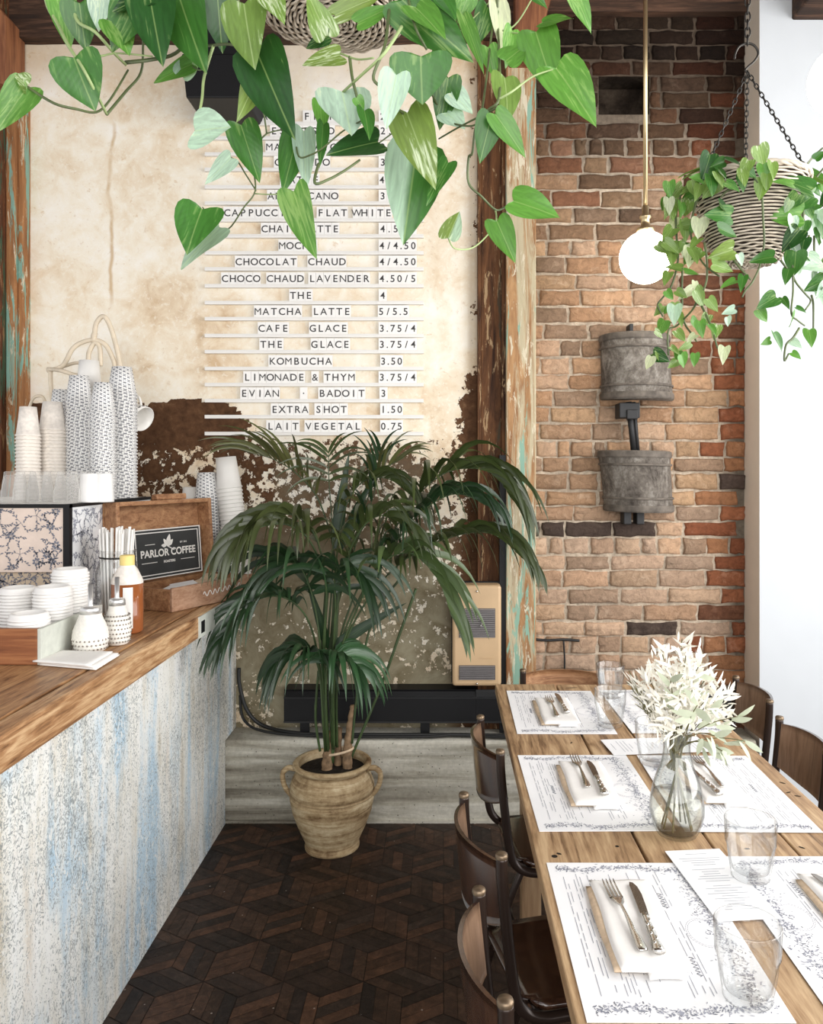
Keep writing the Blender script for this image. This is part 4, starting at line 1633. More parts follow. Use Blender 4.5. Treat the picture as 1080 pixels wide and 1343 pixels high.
def sleaf(c, ang, L, W):
    pts = []
    for k in range(12):
        th = 2 * PI * k / 12
        x, y = L * .5 * math.cos(th) + L * .5, W * .5 * math.sin(th) * (1 - .5 * abs(math.cos(th)))
        pts.append(c + su * (x * math.cos(ang) - y * math.sin(ang)) + svv * (x * math.sin(ang) + y * math.cos(ang)) + sn * .002)
    m.add(pts, [tuple(range(12))], 0, None, (1, 1, 1), False)


cc = S0 + su * SW * .48 + svv * .110
sleaf(cc, 1.25, .048, .022)
sleaf(cc + su * .004, 2.2, .036, .018)
sleaf(cc + su * .004, .75, .036, .018)
sleaf(cc - su * .004 + svv * .002, 3.0, .026, .015)
m.obox(cc, su * .034 - svv * .018, su * .002 + svv * .003, sn * .0015)
m.build('emblem', MT['signwhite'], sg)

m = MB()
w0 = L0 + u * .20 + tl * (LH + .001) + nl * .02
m.obox(w0, u * .15, nl * .03, tl * .022)
tag(m.build('wooden_block', MT['cratewood'], bevel=.004), 'small wooden block lying on top of the open box lid', 'wooden block')
# cards lying in the tray
for i, (a, b, dz, ang, mat, lab) in enumerate(((.06, .05, .058, .3, 'paper', 'white paper card at the left end of the open wooden box'), (.10, .09, .066, -.5, 'paper', 'white paper card crossing another one inside the open wooden box'),
                                               (.22, .07, .062, .1, 'napkin_tan', 'brown paper card propped in the middle of the open wooden box'), (.30, .08, .070, .5, 'napkin_tan', 'brown kraft card nearest the palm in the open wooden box'))):
    m = MB()
    c = F0 + u * a + v * b + up * dz
    du = (u * math.cos(ang) + v * math.sin(ang) + up * .10)
    dv = (v * math.cos(ang) - u * math.sin(ang) + up * .10)
    m.obox(c, du * .085, dv * .05, up * .002)
    m.obox(c + up * -.03 + dv * .01, du * .08, dv * .045, up * .03, 1)
    tag(m.build('paper_card', [MT[mat], MT['cuppale']]), lab, 'card', 'cards in the wooden box')

# ---- lid caddy
cd = thing('wooden_caddy', 'reddish wooden caddy with a pale painted side at the counter edge', 'caddy', (-1.2, 2.15, CZ))
m = MB()
x1, y0, y1, hh = -1.014, 1.978, 2.335, .092
m.box((-1.62, y0, CZ + .001), (x1 - .010, y0 + .016, CZ + hh))
m.build('front_board', MT['caddywood'], cd, bevel=.002)
m = MB()
m.box((x1 - .010, y0, CZ + .001), (x1, y1, CZ + hh))
plabel(m.build('side_board', MT['caddypaint'], cd, bevel=.0015), 'pale painted side')
m = MB()
m.box((-1.62, y0 + .016, CZ + .001), (x1 - .010, y1, CZ + .014))
m.box((-1.62, y1 - .012, CZ + .001), (x1 - .010, y1, CZ + hh - .006))
m.build('bottom_board', MT['caddywood'], cd)


def lid_proto():
    m = MB()
    m.lathe([(0, .004), (.030, .004), (.036, .0165), (.041, .0175), (.046, .014), (.048, .004), (.0515, .003), (.0515, 0), (.048, -.001)], 36)
    return m.build('cup_lid', MT['lid'])


lp = lid_proto()
k = 0
for (x, y, zt, desc, grp) in ((-1.082, 2.050, 1.132, 'the short front stack of white lids in the caddy', 'front stack of lids'), (-1.075, 2.160, 1.187, 'the tall middle stack of white lids in the caddy', 'middle stack of lids'),
                              (-1.078, 2.268, 1.215, 'the tallest rear stack of white lids in the caddy', 'rear stack of lids'), (-1.192, 2.200, 1.175, 'the stack of white lids left of the middle one', 'left stack of lids')):
    z = CZ + .0155
    n = int((zt - z - .018) / .0088) + 1
    for i in range(n):
        o = lp if k == 0 else lp.copy()
        if k:
            COL.objects.link(o)
        k += 1
        o.location = (x + rnd.uniform(-.0008, .0008), y, z + i * .0088)
        tag(o, ('topmost lid of ' if i == n - 1 else 'lid nested within ') + desc, 'cup lid', grp)

# ---- napkins
for i, lab in enumerate(('bottom sheet of the white napkins lying before the sugar shakers', 'middle sheet of the white napkins lying before the sugar shakers', 'top sheet of the white napkins lying before the sugar shakers')):
    q = [P(52, 0, 1.972), P(126, 0, 1.925), P(157, 0, 2.075), P(90, 0, 2.085)]
    q = [Vector((p.x + .006 * i * (.5 - i), p.y, 0)) for p in q]
    c = sum(q, Vector()) / 4

    def nap(a, b):
        p = q[0].lerp(q[1], a).lerp(q[3].lerp(q[2], a), b)
        ed = max(abs(a - .5), abs(b - .5)) * 2
        w = noise.noise(Vector((a * 3 + i * 5, b * 3, 1))) * .0012
        return Vector((p.x, p.y, CZ + .0015 + i * .0042 + max(0, w) + (.002 if ed < .9 else 0)))
    m = MB()
    m.grid(nap, 14, 12)
    o = m.build('paper_napkin', MT['napkin'], solid=.0032)
    o.location.z = .0018
    tag(o, lab, 'napkin', 'napkins on the counter')

# ---- sugar shakers
def shaker(x, y, r, h, label, pale):
    t = thing('sugar_shaker', label, 'sugar shaker', (x, y, CZ), 0, 'sugar shakers on the counter')
    m = MB()
    prof = [(0, .002), (r * .72, .002), (r * .86, .008), (r, h * .30), (r * .93, h * .52), (r * .62, h * .82), (r * .56, h * .93), (r * .56, h)]

    def rm(th, z, i):
        return 1 + .018 * math.cos(12 * th + (PI if i % 2 else 0)) * (z < h * .8)
    fine = []
    for i in range(len(prof) - 1):
        for k in range(4):
            f = k / 4
            fine.append((prof[i][0] * (1 - f) + prof[i + 1][0] * f, prof[i][1] * (1 - f) + prof[i + 1][1] * f))
    fine.append(prof[-1])
    m.lathe(fine, 48, (x, y, CZ), 0, rm)
    m.build('jar', MT['sugar'] if pale else MT['sugar'], t)
    m = MB()
    for k in range(26):
        for j in range(3 if pale else 7):
            th = 2 * PI * (k + .5 * (j % 2)) / 26
            z = .012 + j * .012
            rr = r * (.88 + .12 * min(1, z / (h * .3))) if z < h * .3 else r * (1 - .07 * (z - h * .3) / (h * .22))
            m.sphere((x + rr * math.cos(th), y + rr * math.sin(th), CZ + z), .0026, 5, 4)
    m.build('glass_bead', MT['darksteel'], t)['kind'] = 'stuff'
    m = MB()
    m.lathe([(0, h + .006), (r * .50, h + .005), (r * .58, h), (r * .60, h - .014), (r * .55, h - .014)], 32, (x, y, CZ))
    m.build('cap', MT['chrome'], t)
    m = MB()
    m.lathe([(.004, h + .06), (.0065, h + .065), (.0065, h + .010), (.009, h + .005)], 16, (x, y, CZ))
    m.build('spout', MT['chrome'], t)


shaker(-.957, 2.128, .0475, .118, 'front sugar shaker with white sugar and a chrome spout', True)
shaker(-.921, 2.215, .0375, .125, 'darker sugar shaker standing behind the white one', False)

# ---- syrup bottle
bo = thing('syrup_bottle', 'amber syrup bottle with a pale neck and label behind the sugar shakers', 'bottle', (-.957, 2.375, CZ))
bx_, by_ = -.957, 2.375
m = MB()
m.lathe([(0, .002), (.042, .002), (.046, .008), (.046, .150), (0, .150)], 32, (bx_, by_, CZ))
m.build('syrup', MT['amber'], bo)
m = MB()
m.lathe([(.0462, .150), (.0455, .158), (.030, .192), (.020, .205), (.020, .215), (0, .215)], 32, (bx_, by_, CZ))
plabel(m.build('shoulder', MT['cuppale'], bo), 'pale shoulder and neck')
m = MB()
m.lathe([(.0215, .205), (.0215, .232), (.019, .235), (0, .235)], 24, (bx_, by_, CZ))
m.build('cap', plain('yellow_cap', (0.80, 0.62, 0.22), 0.5), bo)
m = MB()
m.lathe([(.0468, .02), (.0468, .142)], 14, (bx_, by_, CZ), 0, None, (-1.45, -.85))
m.build('label_strip', MT['cupwhite'], bo)

# ---- jar of wooden stirrers
jr = thing('straw_jar', 'large clear glass jar holding white paper straws', 'jar', (-1.075, 2.59, CZ))
jx, jy = -1.075, 2.59
m = MB()
m.lathe([(0, .001), (.062, .001), (.068, .008), (.069, .15), (.060, .185), (.052, .20), (.052, .215), (.057, .222), (.057, .228), (.053, .228), (.049, .215), (.049, .20), (.057, .184), (.0655, .15), (.0645, .01), (0, .007)], 40, (jx, jy, CZ))
m.build('jar', MT['glass'], jr)
m = MB()
m.tube([(jx + .055 * math.cos(a * PI / 12), jy + .055 * math.sin(a * PI / 12), CZ + .205) for a in range(24)], .003, 6, 0, True)
m.build('wire_bail', MT['chain'], jr)
r2 = random.Random(3)
m0 = MB()
m0.lathe([(.0028, 0), (.0035, 0), (.0035, .275), (.0028, .275), (.0028, 0)], 8)
s0 = m0.build('paper_straw', MT['cupwhite'])
for k in range(40):
    a, rr = r2.uniform(0, 2 * PI), .041 * math.sqrt(r2.random())
    o = s0 if k == 0 else s0.copy()
    if k:
        COL.objects.link(o)
    o.location = (jx + rr * math.cos(a) - .006, jy + rr * math.sin(a), CZ + .010 + r2.uniform(0, .02))
    o.rotation_euler = (-math.sin(a) * rr * 1.5, math.cos(a) * rr * 1.5 + .02, 0)
    tag(o, 'white paper straw standing in the large clear jar', 'straw', 'paper straws in the jar')
m = MB()
m.box((-1.03, 2.46, CZ + .001), (-.985, 2.49, CZ + .085))
tag(m.build('sweetener_packet_box', MT['cupwhite'], bevel=.003), 'small white carton standing between the syrup bottle and wooden box', 'carton')

# ================================================================ DINING TABLE
TZ = .75
TX0, TX1, TY0, TY1 = .180, .832, .62, 2.737
tb = thing('dining_table', 'long scrubbed pine plank dining table', 'table', (.5, 1.7, 0))
TT = .032
xs = [(TX0, .387), (.393, .5325), (.5375, .690), (.6945, TX1)]
for i, (a, b) in enumerate(xs):
    m = MB()
    m.box((a, TY0, TZ - TT), (b, TY1 - (.0 if i % 2 == 0 else .004), TZ))
    if i == 0:
        for (kx, ky, kr) in ((.215, 1.52, .006), (.345, 1.56, .004)):
            m.lathe([(0, .0004), (kr, .0004)], 12, (kx, ky, TZ), 1)
    m.build('plank', [MT['tabletop'], MT['soil']], tb, bevel=.0025)
m = MB()
r3 = random.Random(5)
for (kx, ky, a, b) in ((.805, 2.31, .012, .006), (.806, 2.11, .014, .006), (.81, 1.875, .012, .005), (.812, 1.80, .010, .005), (.80, 1.82, .012, .004), (.455, 1.125, .010, .009), (.60, 1.55, .008, .005),
                       (.71, 1.555, .010, .005), (.35, 2.15, .010, .004), (.27, 2.66, .014, .005), (.44, 2.69, .03, .006), (.225, 1.53, .008, .006)):
    ang = r3.uniform(0, 3)
    a, b = a * .7, b * .55
    m.add([(kx + a * math.cos(t * PI / 5) * math.cos(ang) * (.8 + .4 * r3.random()) - b * math.sin(t * PI / 5) * math.sin(ang), ky + a * math.cos(t * PI / 5) * math.sin(ang) + b * math.sin(t * PI / 5) * math.cos(ang), TZ + .0005) for t in range(10)], [tuple(range(10))])
m.build('nail_hole', MT['soil'], tb)['kind'] = 'stuff'
m = MB()
m.box((TX0 + .06, TY0 + .1, TZ - TT - .085), (TX0 + .085, TY1 - .08, TZ - TT))
m.box((TX1 - .085, TY0 + .1, TZ - TT - .085), (TX1 - .06, TY1 - .08, TZ - TT))
m.box((TX0 + .085, TY1 - .105, TZ - TT - .085), (TX1 - .085, TY1 - .08, TZ - TT))
m.build('apron', MT['tablewood'], tb)
for x in (TX0 + .055, TX1 - .125):
    for y in (.74, 2.365):
        m = MB()
        m.box((x, y, 0), (x + .06, y + .06, TZ - TT - .001))
        m.build('leg', MT['tablewood'], tb, bevel=.004)


# ---- chairs
def chair_proto():
    t = thing('school_chair', 'x', 'chair', (0, 0, 0))
    W = .142
    for s in (-1, 1):
        m = MB()
        m.tube(smooth([(-.20, s * W, .768), (-.197, s * W, .70), (-.178, s * W, .53), (-.160, s * W, .475), (-.12, s * W, .452), (-.05, s * W, .450), (.17, s * W, .450)], 6), .0115, 10)
        m.build('side_tube', MT['chairsteel'], t)
        m = MB()
        m.lathe([(.0118, .766), (.0122, .771), (.0105, .775), (0, .776)], 14, (-.2005, s * W, 0))
        plabel(m.build('tube_cap', MT['capmetal'], t), 'worn metal cap')
        m = MB()
        m.tube(smooth([(.15, s * W, .448), (.185, s * W, .435), (.20, s * W, .40), (.215, s * (W + .01), .008)], 6), .011, 10)
        m.build('front_leg', MT['chairsteel'], t)
        m = MB()
        m.tube([(-.02, s * W, .448), (-.10, s * (W + .004), .25), (-.19, s * (W + .01), .008)], .011, 10)
        m.build('rear_leg', MT['chairsteel'], t)
    for (x, z) in ((-.115, .20), (.207, .20)):
        m = MB()
        m.tube([(x, -W - .004, z), (x, W + .004, z)], .008, 8)
        m.build('stretcher', MT['chairsteel'], t)
    m = MB()
    m.tube([(.16, -W, .450), (.16, W, .450)], .009, 8)
    m.tube([(-.12, -W, .452), (-.12, W, .452)], .009, 8)
    m.build('seat_rail', MT['chairsteel'], t)

    def seat(a, b):
        x, y = -.155 + .35 * a, (-1 + 2 * b) * (.152 - .012 * (1 - a))
        k = max(0, abs(a - .5) * 2 - .8) / .2 * max(0, abs(b - .5) * 2 - .8) / .2
        x -= (a - .5) * .03 * k
        y -= (b - .5) * .06 * k
        return Vector((x, y, .470 - .010 * math.sin(PI * b) * math.sin(PI * min(1, (1 - a) * 1.3)) - .012 * max(0, a - .85) / .15))
    m = MB()
    m.grid(seat, 16, 14)
    m.build('seat', MT['ply'], t, solid=.011)

    def back(a, b):
        y = (-1 + 2 * a) * (W - .004)
        bul = .052 * (1 - (y / W) ** 2) ** .8 if abs(y) < W else 0
        zt = .762 - .006 * abs(2 * a - 1) ** 3
        zb = .605 + .030 * abs(2 * a - 1) ** 2.5
        z = zb + (zt - zb) * b
        x = -.186 - .028 * (z - .6) / .16 * .6 - bul
        return Vector((x + .004, y, z))
    m = MB()
    m.grid(back, 22, 8)
    n_ = len(m.v)
    fr_ = list(m.f)
    m.add([v + Vector((.008, 0, 0)) for v in m.v[:n_]], [f[::-1] for f in fr_], 1)
    row = 23
    edge = list(range(row)) + [row * j + row - 1 for j in range(1, 9)] + [row * 8 + i for i in range(row - 2, -1, -1)] + [row * j for j in range(7, 0, -1)]
    for i, a in enumerate(edge):
        b = edge[(i + 1) % len(edge)]
        m.f.append([a, b, n_ + b, n_ + a])
        m.m.append(0)
        m.sm.append(False)
    plabel(m.build('backrest', [MT['ply'], MT['plylit']], t), 'curved backrest with daylight painted on its inner face')
    return t


ch = chair_proto()
spots = [((.128, 2.169), 7.7, 'dark tube framed plywood chair farthest along the left table side'), ((.078, 1.62), 13, 'dark plywood chair second from the camera on the left table side'),
         ((.0735, 1.217), 4.7, 'dark plywood chair nearest the camera on the left table side'), ((.985, 2.16), 180, 'dark plywood chair with white lit edge against the white pier'),
         ((1.025, 2.61), 180, 'dark plywood chair mostly hidden behind the flowers beside the brick'), ((.430, 2.845), -90, 'chair with orange brown back at the far end of the table')]
for i, ((bxm, bym), ang, lab) in enumerate(spots):
    a = math.radians(ang)
    loc = (bxm + .2 * math.cos(a), bym + .2 * math.sin(a), 0)
    if i == 0:
        ch.location, ch.rotation_euler, ch['label'] = loc, (0, 0, a), lab
        ch['group'] = 'plywood chairs around the table'
        o = ch
    else:
        o = dup(ch, loc, a, lab)
    if i == 5:
        for c in o.children:
            if c.name.startswith(('backrest',)):
                me = c.data.copy()
                me.materials.clear()
                me.materials.append(MT['cratewood'])
                me.materials.append(MT['cratewood'])
                c.data = me
                plabel(c, 'orange brown backrest')

# ---- printed paper mats
def mat_proto(seed):
    r = random.Random(seed)
    W, L = .283, .43
    m = MB()
    m.box((-W / 2, -L / 2, 0), (W / 2, L / 2, .0012), 0)
    z = .0016

    def fl(x, y, L_, w, a, mt=1):
        c, s = math.cos(a), math.sin(a)
        pts = [(-L_ / 2, 0), (0, -w / 2), (L_ / 2, 0), (0, w / 2)]
        m.add([(x + p[0] * c - p[1] * s, y + p[0] * s + p[1] * c, z) for p in pts], [(0, 1, 2, 3)], mt, None, (1, 1, 1), False)

    def spray(x, y, sp, n, mt=1, big=1.0):
        for _ in range(n):
            fl(x + r.gauss(0, sp), y + r.gauss(0, sp), r.uniform(.004, .009) * big, r.uniform(.0012, .0026) * big, r.uniform(0, PI), 2 if r.random() < .22 else mt)
    # leafy borders along the two short ends
    for sgn in (-1, 1):
        for k in range(34):
            t = k / 33
            x = -W / 2 + .022 + t * (W - .06)
            y = sgn * (L / 2 - .022 - .006 * math.sin(t * 9))
            spray(x, y, .0055, 9)
        spray(-W / 2 + .026, sgn * (L / 2 - .022), .006, 14, 2, 1.1)
    # dense leaf bank along the inner long side with an oval badge
    for k in range(46):
        t = k / 45
        y = -L / 2 + .03 + t * (L - .06)
        wdt = .020 * (0.6 + .4 * math.sin(t * PI)) * (0.45 if abs(y + .01) < .035 else 1)
        spray(W / 2 - .034 + r.gauss(0, .004), y, wdt * .65, 13)
    n = 40
    for k in range(n):
        th, t2 = 2 * PI * k / n, 2 * PI * (k + .8) / n
        for rr, mt in ((1.0, 1), (.9, 1)):
            a = (W / 2 - .055 + .030 * rr * math.cos(th), -.01 + .040 * rr * math.sin(th))
            b = (W / 2 - .055 + .030 * rr * math.cos(t2), -.01 + .040 * rr * math.sin(t2))
            fl((a[0] + b[0]) / 2, (a[1] + b[1]) / 2, .006, .0010, math.atan2(b[1] - a[1], b[0] - a[0]), mt)
    # columns of print running along the mat
    for col in (-.118, -.112, -.100, -.094, -.088, -.074, -.068, -.062, -.056, -.040, -.034, -.02, .0, .02, .026, .032, .038, .048, .054):
        y = -L / 2 + .048 + r.uniform(0, .02)
        while y < L / 2 - .07:
            ln = r.uniform(.015, .05)
            if r.random() < .8:
                m.add([(W * 0 + col, y, z), (col + .0010, y, z), (col + .0010, y + ln, z), (col, y + ln, z)], [(0, 1, 2, 3)], 1, None, (1, 1, 1), False)
            y += ln + r.uniform(.004, .012)
    # handwritten headings
    for col, yy in ((-.082, -.03), (.043, .06), (.043, -.12)):
        m.tube([(col + .004 * math.sin(k * 1.7), yy + k * .0022, z) for k in range(22)], .0005, 4, 2)
    return m.build('paper_mat', [MT['paper'], MT['ink'], MT['ink2']])


mp = mat_proto(4)
mats = [(.3365, 1.277, 0, -.004, 'printed white paper mat nearest the camera on the left table side'), (.3375, 1.838, 0, .01, 'printed white paper mat in the middle of the left table side'),
        (.352, 2.432, 0, -.01, 'printed white paper mat farthest on the left table side'), (.672, 1.300, PI, 0, 'printed white paper mat nearest the camera on the right table side'),
        (.643, 1.832, PI, -.015, 'printed white paper mat right of the glass vase'), (.672, 2.440, PI, .02, 'printed white paper mat farthest away behind the flowers')]
for i, (x, y, a, j, lab) in enumerate(mats):
    o = mp if i == 0 else mp.copy()
    if i:
        COL.objects.link(o)
    o.location = (x, y, TZ + .0006 + .0003 * i)
    o.rotation_euler = (0, 0, a + j)
    tag(o, lab, 'paper mat', 'printed paper mats on the table')


def card(x, y, w, l, ang, lab, z):
    m = MB()
    m.box((-w / 2, -l / 2, 0), (w / 2, l / 2, .0012), 0)
    r = random.Random(int(x * 1000))
    for k in range(24):
        yy = l / 2 - .018 - k * (l - .04) / 24
        if k in (1, 6, 13):
            continue
        ww = r.uniform(.25, .75) * w * .5
        m.add([(-ww, yy, .0015), (ww, yy, .0015), (ww, yy + .0012, .0015), (-ww, yy + .0012, .0015)], [(0, 1, 2, 3)], 1, None, (1, 1, 1), False)
    o = m.build('menu_card', [MT['paper'], MT['ink']])
    o.location = (x, y, z)
    o.rotation_euler = (0, 0, ang)
    tag(o, lab, 'menu card', 'menu cards on the table')


card(.497, 1.418, .110, .238, .085, 'narrow white menu card lying across two mats under the near tumbler', TZ + .0036)
card(.575, 2.118, .115, .275, PI / 2 + .10, 'narrow white menu card lying crosswise behind the glass vase', TZ + .0036)


# ---- napkins and cutlery
def napkin_proto():
    t = thing('linen_napkin', 'x', 'napkin')
    W, L = .104, .252

    def lay(z, x0, x1, y0, y1, s):
        def f(a, b):
            p = noise.noise(Vector((a * 2.4 + s, b * 4, 2))) * .0016
            ed = min(1, min(a, 1 - a, b, 1 - b) / .07)
            return Vector((x0 + (x1 - x0) * a + .0015 * math.sin(b * 7 + s), y0 + (y1 - y0) * b + .0015 * math.sin(a * 5 + s), z + p + .004 * ed ** .5))
        return f
    m = MB()
    m.grid(lay(.0025, -W / 2 - .010, W / 2 - .012, -L / 2 + .006, L / 2 - .012, 1), 16, 24)  # added layer, coloured as the shaded side of the napkin
    plabel(m.build('under_fold', MT['napkin_tan'], t, solid=.004), 'under fold with its shade painted tan')
    m = MB()
    m.grid(lay(.0075, -W / 2, W / 2, -L / 2, L / 2, 3), 18, 26)
    m.build('top_fold', MT['napkin'], t, solid=.005)
    m = MB()
    m.grid(lay(.0030, -W / 2 + .040, W / 2 - .010, -L / 2 - .010, -L / 2 + .05, 5), 8, 6)
    m.build('corner_fold', MT['napkin'], t, solid=.004)
    return t


def fork_proto():
    m = MB()
    # handle: flat tapering bar along -y, tines along +y
    def ribbon(pts, ws, th):
        vs, fs = [], []
        for (y, z), w in zip(pts, ws):
            vs += [(-w, y, z), (w, y, z), (w * .7, y, z + th), (-w * .7, y, z + th)]
        n = len(pts)
        for i in range(n - 1):
            for k in range(4):
                q = (k + 1) % 4
                fs.append((i * 4 + k, i * 4 + q, i * 4 + 4 + q, i * 4 + 4 + k))
        fs += [(3, 2, 1, 0), tuple((n - 1) * 4 + k for k in range(4))]
        m.add(vs, fs, 0, None, (1, 1, 1), True)
    ribbon([(-.102, .001), (-.098, .0012), (-.085, .0015), (-.05, .003), (-.01, .006), (.015, .0055), (.028, .004), (.04, .0025), (.046, .0022)],
           [.006, .0085, .0085, .0055, .0028, .003, .009, .0115, .0115], .002)
    for k in range(4):
        x = -.0096 + k * .0064
        vs = []
        for (y, z, w) in ((.044, .0022, .0022), (.065, .0012, .0017), (.085, .002, .0014), (.100, .004, .0008)):
            vs += [(x - w, y, z), (x + w, y, z), (x + w * .8, y, z + .0016), (x - w * .8, y, z + .0016)]
        fs = []
        for i in range(3):
            for q in range(4):
                p = (q + 1) % 4
                fs.append((i * 4 + q, i * 4 + p, i * 4 + 4 + p, i * 4 + 4 + q))
        fs.append((12, 13, 14, 15))
        m.add(vs, fs, 0, None, (1, 1, 1), True)
    return m.build('fork', MT['steel'])


def knife_proto():
    t = thing('table_knife', 'x', 'knife')
    m = MB()
    out = [(-.006, -.005), (.007, -.005), (.0085, .02), (.0095, .06), (.007, .085), (.002, .098), (-.004, .100), (-.006, .09)]
    m.prism([(x, y, .002) for x, y in out], (0, 0, .0016))
    plabel(m.build('blade', MT['darksteel'], t, bevel=.0005), 'plain dark blade')
    m = MB()
    pts = [(-.104, .009), (-.098, .0105), (-.085, .009), (-.07, .007), (-.05, .0075), (-.03, .006), (-.012, .0058), (-.003, .0075)]
    vs, fs = [], []
    n = 8
    for y, w in pts:
        for k in range(n):
            th = 2 * PI * k / n
            vs.append((w * math.cos(th), y, .0045 + .0042 * math.sin(th)))
    for i in range(len(pts) - 1):
        for k in range(n):
            q = (k + 1) % n
            fs.append((i * n + k, i * n + q, (i + 1) * n + q, (i + 1) * n + k))
    fs += [tuple(range(n))[::-1], tuple((len(pts) - 1) * n + k for k in range(n))]
    m.add(vs, fs)
    for k in range(7):
        m.sphere((.003 * (-1) ** k, -.095 + k * .012, .0080), .003, 8, 6, 0, (1, 1.6, .5))
    plabel(m.build('handle', MT['steel'], t), 'embossed silver handle')
    return t


np_, fk, kn = napkin_proto(), fork_proto(), knife_proto()
GF = 'forks on the table'
sets = [(.314, 1.282, 0, (.297, 1.292, .06), (.3285, 1.285, -.03), 'on the near left mat'),
        (.343, 1.855, 0, (.332, 1.905, 0), (.362, 1.862, 0), 'on the middle left mat'),
        (.346, 2.405, 0, (.336, 2.42, .0), (.3675, 2.452, .02), 'on the far left mat'),
        (.635, 1.868, 0, (.640, 1.905, 0.02), (.606, 1.86, .12), 'on the mat right of the vase'),
        (.698, 1.305, 0, (.735, 1.31, .0), (.690, 1.318, .25), 'on the near right mat')]
for i, (nx_, ny_, na, f, kf, where) in enumerate(sets):
    if i == 0:
        np_.location, np_['label'], np_['group'] = (nx_, ny_, TZ + .003), 'folded white linen napkin ' + where, 'folded napkins on the mats'
    else:
        dup(np_, (nx_, ny_, TZ + .003), na, 'folded white linen napkin ' + where)
    zz = TZ + .0185
    o = fk if i == 0 else fk.copy()
    if i:
        COL.objects.link(o)
    o.location, o.rotation_euler = (f[0], f[1], zz), (0, 0, f[2])
    tag(o, 'silver fork lying on the napkin ' + where, 'fork', GF)
    if i == 0:
        kn.location, kn.rotation_euler, kn['label'], kn['group'] = (kf[0], kf[1], zz), (0, 0, kf[2]), 'table knife with dark blade lying on the napkin ' + where, 'knives on the table'
    else:
        dup(kn, (kf[0], kf[1], zz), kf[2], 'table knife with dark blade lying on the napkin ' + where)

# ---- tumblers
tg = glass_proto('tumbler', .046, .108, 9)
tums = [(.428, 1.105, 'faceted clear tumbler nearest the camera on the left mat corner'), (.560, 1.432, 'faceted clear tumbler beside the narrow menu card'), (.531, 1.985, 'faceted clear tumbler just behind the glass vase'),
        (.483, 2.275, 'faceted clear tumbler on the far left mat'), (.545, 2.565, 'faceted clear tumbler farthest along the table')]
for i, (x, y, lab) in enumerate(tums):
    o = tg if i == 0 else tg.copy()
    if i:
        COL.objects.link(o)
    o.location = (x, y, TZ + .0052)
    tag(o, lab, 'glass', 'tumblers on the table')

# ---- vase with dried flowers
vx, vy = .480, 1.615
vz = TZ + .001
va = thing('glass_vase', 'clear glass carafe vase holding dried cream flowers', 'vase', (vx, vy, vz))
m = MB()
o_ = [(0, 0), (.034, 0), (.042, .005), (.053, .035), (.055, .06), (.048, .10), (.034, .14), (.0275, .17), (.0285, .195), (.034, .215)]
i_ = [(.0325, .215), (.027, .195), (.026, .17), (.0325, .14), (.0465, .10), (.0535, .06), (.0515, .036), (.040, .0085), (.03, .006), (0, .006)]


def refine(p, k=3):
    q = smooth([(a, 0, b) for a, b in p], k)
    return [(max(0, w.x), w.z) for w in q]


m.lathe(refine(o_) + refine(i_), 48, (vx, vy, vz))
m.build('body', MT['vaseglass'], va)
m = MB()
m.lathe([(0, .0065), (.0295, .0066), (.0395, .0092), (.0510, .036), (.0530, .06), (.0500, .082), (0, .082)], 48, (vx, vy, vz))
m.build('water', MT['water'], va)
rf = random.Random(21)
top = Vector((vx, vy, vz + .205))


def blade(m, base, d, L, W, nrm, mat, bend=.2, n=4):
    d = d.normalized()
    s = d.cross(nrm)
    if s.length < 1e-4:
        s = d.cross(Vector((1, 0, 0)))
    s.normalize()
    nn = s.cross(d)
    vs, fs = [], []
    for i in range(n + 1):
        t = i / n
        w = W * .5 * math.sin(PI * min(1, (t * .92 + .08))) ** .8
        c = base + d * (L * t) + nn * (-bend * L * t * t)
        vs += [c - s * w, c + s * w]
    for i in range(n):
        fs.append((2 * i, 2 * i + 1, 2 * i + 3, 2 * i + 2))
    m.add(vs, fs, mat)


